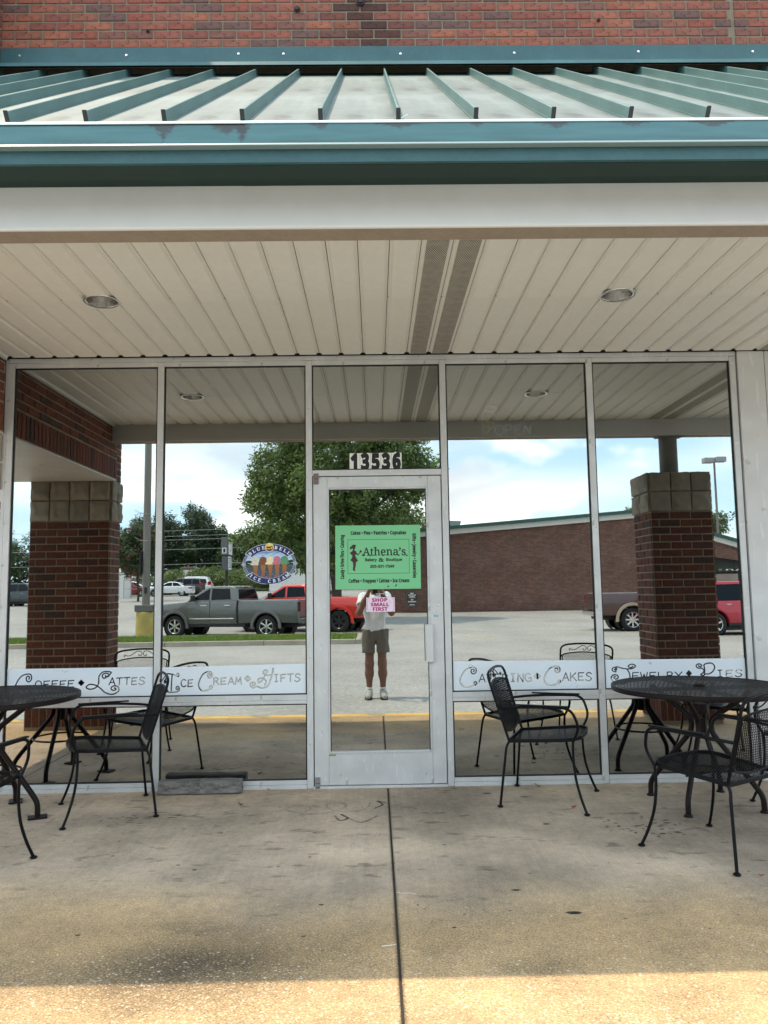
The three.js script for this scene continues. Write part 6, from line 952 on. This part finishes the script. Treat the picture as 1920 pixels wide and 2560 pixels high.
{
  // local frame: feet on y = 0, facing -z; the lens lies at (0, 1.585, -0.44)
  const t = thing('person', 'person in white shirt and khaki shorts photographing with raised phone, seen in the door glass', 'person', [0.0, -0.23, 5.9]);
  const skin = std({ color: lin(0.19, 0.088, 0.055), roughness: 0.55 }), skinArm = skin;
  const S = (f) => [f(-1), f(1)].flat(1);
  const sh = 1.455, el = [0.235, 1.24, -0.2], wr = [0.085, 1.55, -0.36], bones = [
    ...S((s) => [[[s * 0.085, 0.93, 0.0], [s * 0.095, 0.5, -0.01], 0.083, 0.055], [[s * 0.095, 0.5, -0.015], [s * 0.098, 0.36, 0.015], 0.054, 0.056], [[s * 0.098, 0.36, 0.012], [s * 0.1, 0.09, 0.02], 0.055, 0.036], [[s * 0.1, 0.07, 0.03], [s * 0.108, 0.04, -0.12], 0.036, 0.032],
      [[s * 0.17, sh, 0.02], [s * el[0], el[1], el[2]], 0.052, 0.04], [[s * el[0], el[1], el[2]], [s * 0.15, 1.4, -0.285], 0.04, 0.041], [[s * 0.15, 1.4, -0.285], [s * wr[0], wr[1], wr[2]], 0.04, 0.027]]),
    [[0, 0.95, 0.01], [0, 1.15, 0.0], 0.115, 0.12], [[-0.08, 1.36, 0.01], [0.08, 1.36, 0.01], 0.1, 0.1], [[0, 1.15, 0], [0, 1.38, 0.01], 0.12, 0.11], [[-0.16, sh, 0.02], [0.16, sh, 0.02], 0.05, 0.05], [[0, 1.44, 0.02], [0, 1.56, 0.0], 0.058, 0.055]];
  const body = blend(bones, 0.0125, 0.02);
  // head: skull, jaw, nose, brow, ears
  const hc = [0, 1.665, -0.02], head = blend([[[0, 1.69, 0.015], [0, 1.68, -0.03], 0.083, 0.08], [[0, 1.66, -0.02], [0, 1.585, -0.06], 0.062, 0.04], [[0, 1.585, -0.06], [0, 1.575, -0.075], 0.034, 0.022], [[0, 1.67, -0.1], [0, 1.632, -0.122], 0.009, 0.015], [[-0.03, 1.69, -0.1], [0.03, 1.69, -0.1], 0.011, 0.011], [[-0.022, 1.6, -0.098], [0.022, 1.6, -0.098], 0.009, 0.009], ...S((s) => [[[s * 0.077, 1.68, 0.0], [s * 0.074, 1.635, -0.005], 0.015, 0.01]]), [[0, 1.5, 0.01], [0, 1.6, 0.0], 0.052, 0.052]], 0.004, 0.008, (p, d) => { for (const s of [-1, 1]) { const e = 0.014 - Math.hypot(p.x - s * 0.031, (p.y - 1.668) * 1.5, p.z + 0.108); d = Math.max(d, e * 0.7); } return d; });
  const hands = [];
  for (const s of [-1, 1]) {
    // fingers wrap the back edge of the phone, thumb on its near face; the phone stands upright between the hands
    const W = [s * wr[0], wr[1], wr[2]], px = s * 0.052, fb = [];
    fb.push([[s * 0.083, 1.552, -0.365], [s * 0.068, 1.585, -0.4], 0.026, 0.024], [[s * 0.066, 1.562, -0.395], [s * 0.064, 1.606, -0.408], 0.019, 0.018]);
    [[1.628, 0.0], [1.607, -0.004], [1.587, -0.006], [1.569, -0.004]].forEach(([y, o], i) => { const r = [0.0082, 0.0086, 0.0082, 0.0072][i]; fb.push([[s * 0.064, y - 0.008, -0.408], [s * 0.06, y, -0.441 + o], r + 0.001, r], [[s * 0.06, y, -0.441 + o], [s * 0.046, y + 0.003, -0.4565], r, r * 0.95], [[s * 0.046, y + 0.003, -0.4565], [s * (0.024 + 0.003 * (i % 2)), y + 0.002, -0.4565], r * 0.95, r * 0.8]); });
    fb.push([[s * 0.068, 1.568, -0.39], [s * 0.046, 1.583, -0.405], 0.0115, 0.0098], [[s * 0.046, 1.583, -0.405], [s * 0.018, 1.6, -0.4185], 0.0098, 0.0078]);
    hands.push(blend(fb, 0.0035, 0.004));
  }
  mesh('body', [body, head, ...hands], skin, t);
  const hair = blend([[[0, 1.71, 0.03], [0, 1.715, -0.02], 0.083, 0.074], [[0, 1.66, 0.045], [0, 1.61, 0.045], 0.066, 0.05]], 0.006, 0.012, (p, d) => Math.max(d + 0.006 * perlin.noise(p.x * 60, p.y * 60, p.z * 60), -(p.y - 1.6), (-0.055 - p.z) * 0.9 - (p.y > 1.715 ? 0.03 : 0)));
  mesh('hair', hair, std({ color: lin(0.09, 0.05, 0.028), roughness: 0.8 }), t);
  const folds = (f, a) => (p, d) => d + a * perlin.noise(p.x * f, p.y * f * 0.55 + 3, p.z * f) + a * 0.5 * perlin.noise(p.x * f * 2.3, p.y * f * 1.2, p.z * f * 2.3);
  const ff = folds(9, 0.013), sf = folds(10, 0.012);
  mesh('shirt', blend([[[0, 0.99, 0.01], [0, 1.16, 0.0], 0.142, 0.138], [[-0.09, 1.36, 0.01], [0.09, 1.36, 0.01], 0.115, 0.115], [[0, 1.16, 0], [0, 1.37, 0.01], 0.138, 0.122], [[-0.15, sh, 0.02], [0.15, sh, 0.02], 0.06, 0.06], ...S((s) => [[[s * 0.08, 1.0, 0.01], [s * 0.09, 1.3, 0.01], 0.1, 0.1], [[s * 0.165, sh, 0.015], [s * 0.213, 1.32, -0.11], 0.075, 0.073]])], 0.01, 0.022, (p, d) => { let v = ff(p, d); v = Math.max(v, 0.952 + 0.006 * Math.sin(p.x * 14) - p.y); v = Math.max(v, 0.055 - Math.hypot(p.x, (p.y - 1.545) * 0.9, p.z + 0.03)); for (const s of [-1, 1]) { const dx = (p.x - s * 0.165) * s * 0.048 + (p.y - sh) * -0.135 + (p.z - 0.015) * -0.125, l = Math.hypot(0.048, 0.135, 0.125); if (p.x * s > 0.15) v = Math.max(v, dx / l - 0.165); } return v; }), std({ color: lin(0.74, 0.75, 0.77), roughness: 0.85 }), t);
  mesh('shorts', blend([[[0, 1.0, 0.01], [0, 0.93, 0.01], 0.135, 0.14], ...S((s) => [[[s * 0.075, 0.96, 0.005], [s * 0.1, 0.6, 0.0], 0.115, 0.105]])], 0.01, 0.02, (p, d) => { let v = sf(p, d); v = Math.max(v, 0.655 + 0.02 * Math.abs(p.x) - p.y + 0.005 * Math.sin(p.x * 40), p.y - 1.0); if (p.y < 0.83) v = Math.max(v, 0.012 - Math.abs(p.x)); return v; }), std({ color: lin(0.135, 0.12, 0.095), roughness: 0.9 }), t);
  for (const s of [-1, 1]) {
    mesh('sock', blend([[[s * 0.1, 0.17, 0.02], [s * 0.1, 0.08, 0.024], 0.045, 0.044]], 0.008, 0.01, (p, d) => Math.max(d, p.y - 0.168)), M.white, t);
    const x = s * 0.108, shoe = mesh('shoe', blend([[[x - s * 0.006, 0.07, 0.045], [x, 0.06, -0.05], 0.05, 0.046], [[x, 0.055, -0.05], [x + s * 0.012, 0.042, -0.18], 0.046, 0.036], [[x - s * 0.006, 0.1, 0.03], [x - s * 0.004, 0.075, -0.05], 0.042, 0.04]], 0.007, 0.012, (p, d) => Math.max(d, 0.012 - p.y, p.y - 0.132)), std({ color: lin(0.36, 0.35, 0.31), roughness: 0.8 }), t);
    const sole = new THREE.Shape(); sole.absellipse(0, 0, 0.052, 0.135, 0, 2 * PI); const sg = new THREE.ExtrudeGeometry(sole, { depth: 0.026, bevelEnabled: true, bevelSize: 0.004, bevelThickness: 0.004, bevelSegments: 2 }).rotateX(PI / 2).translate(x + s * 0.004, 0.03, -0.07); mesh('sole', sg, M.dark, shoe); mesh('laces', [0, 1, 2, 3].map((i) => rbox(x - 0.022, x + 0.022, -0.002, 0.004, -0.004, 0.004, 0.002, 1).translate(0, 0.108 - i * 0.011, -0.035 - i * 0.026)), M.dark, shoe);
  }
  const ph = thing('smartphone', 'dark phone held up in both hands before the face', 'phone', [0, 1.36, 5.455]);
  mesh('case', rbox(-0.036, 0.036, -0.078, 0.072, 0, 0.008, 0.004, 3).rotateX(-0.02), std({ color: lin(0.02, 0.02, 0.022), roughness: 0.35 }), ph); mesh('camera_bump', [rbox(0.0, 0.032, 0.03, 0.064, -0.004, 0.0, 0.002, 1)], M.black, ph);
}
renderer.render(scene, camera);
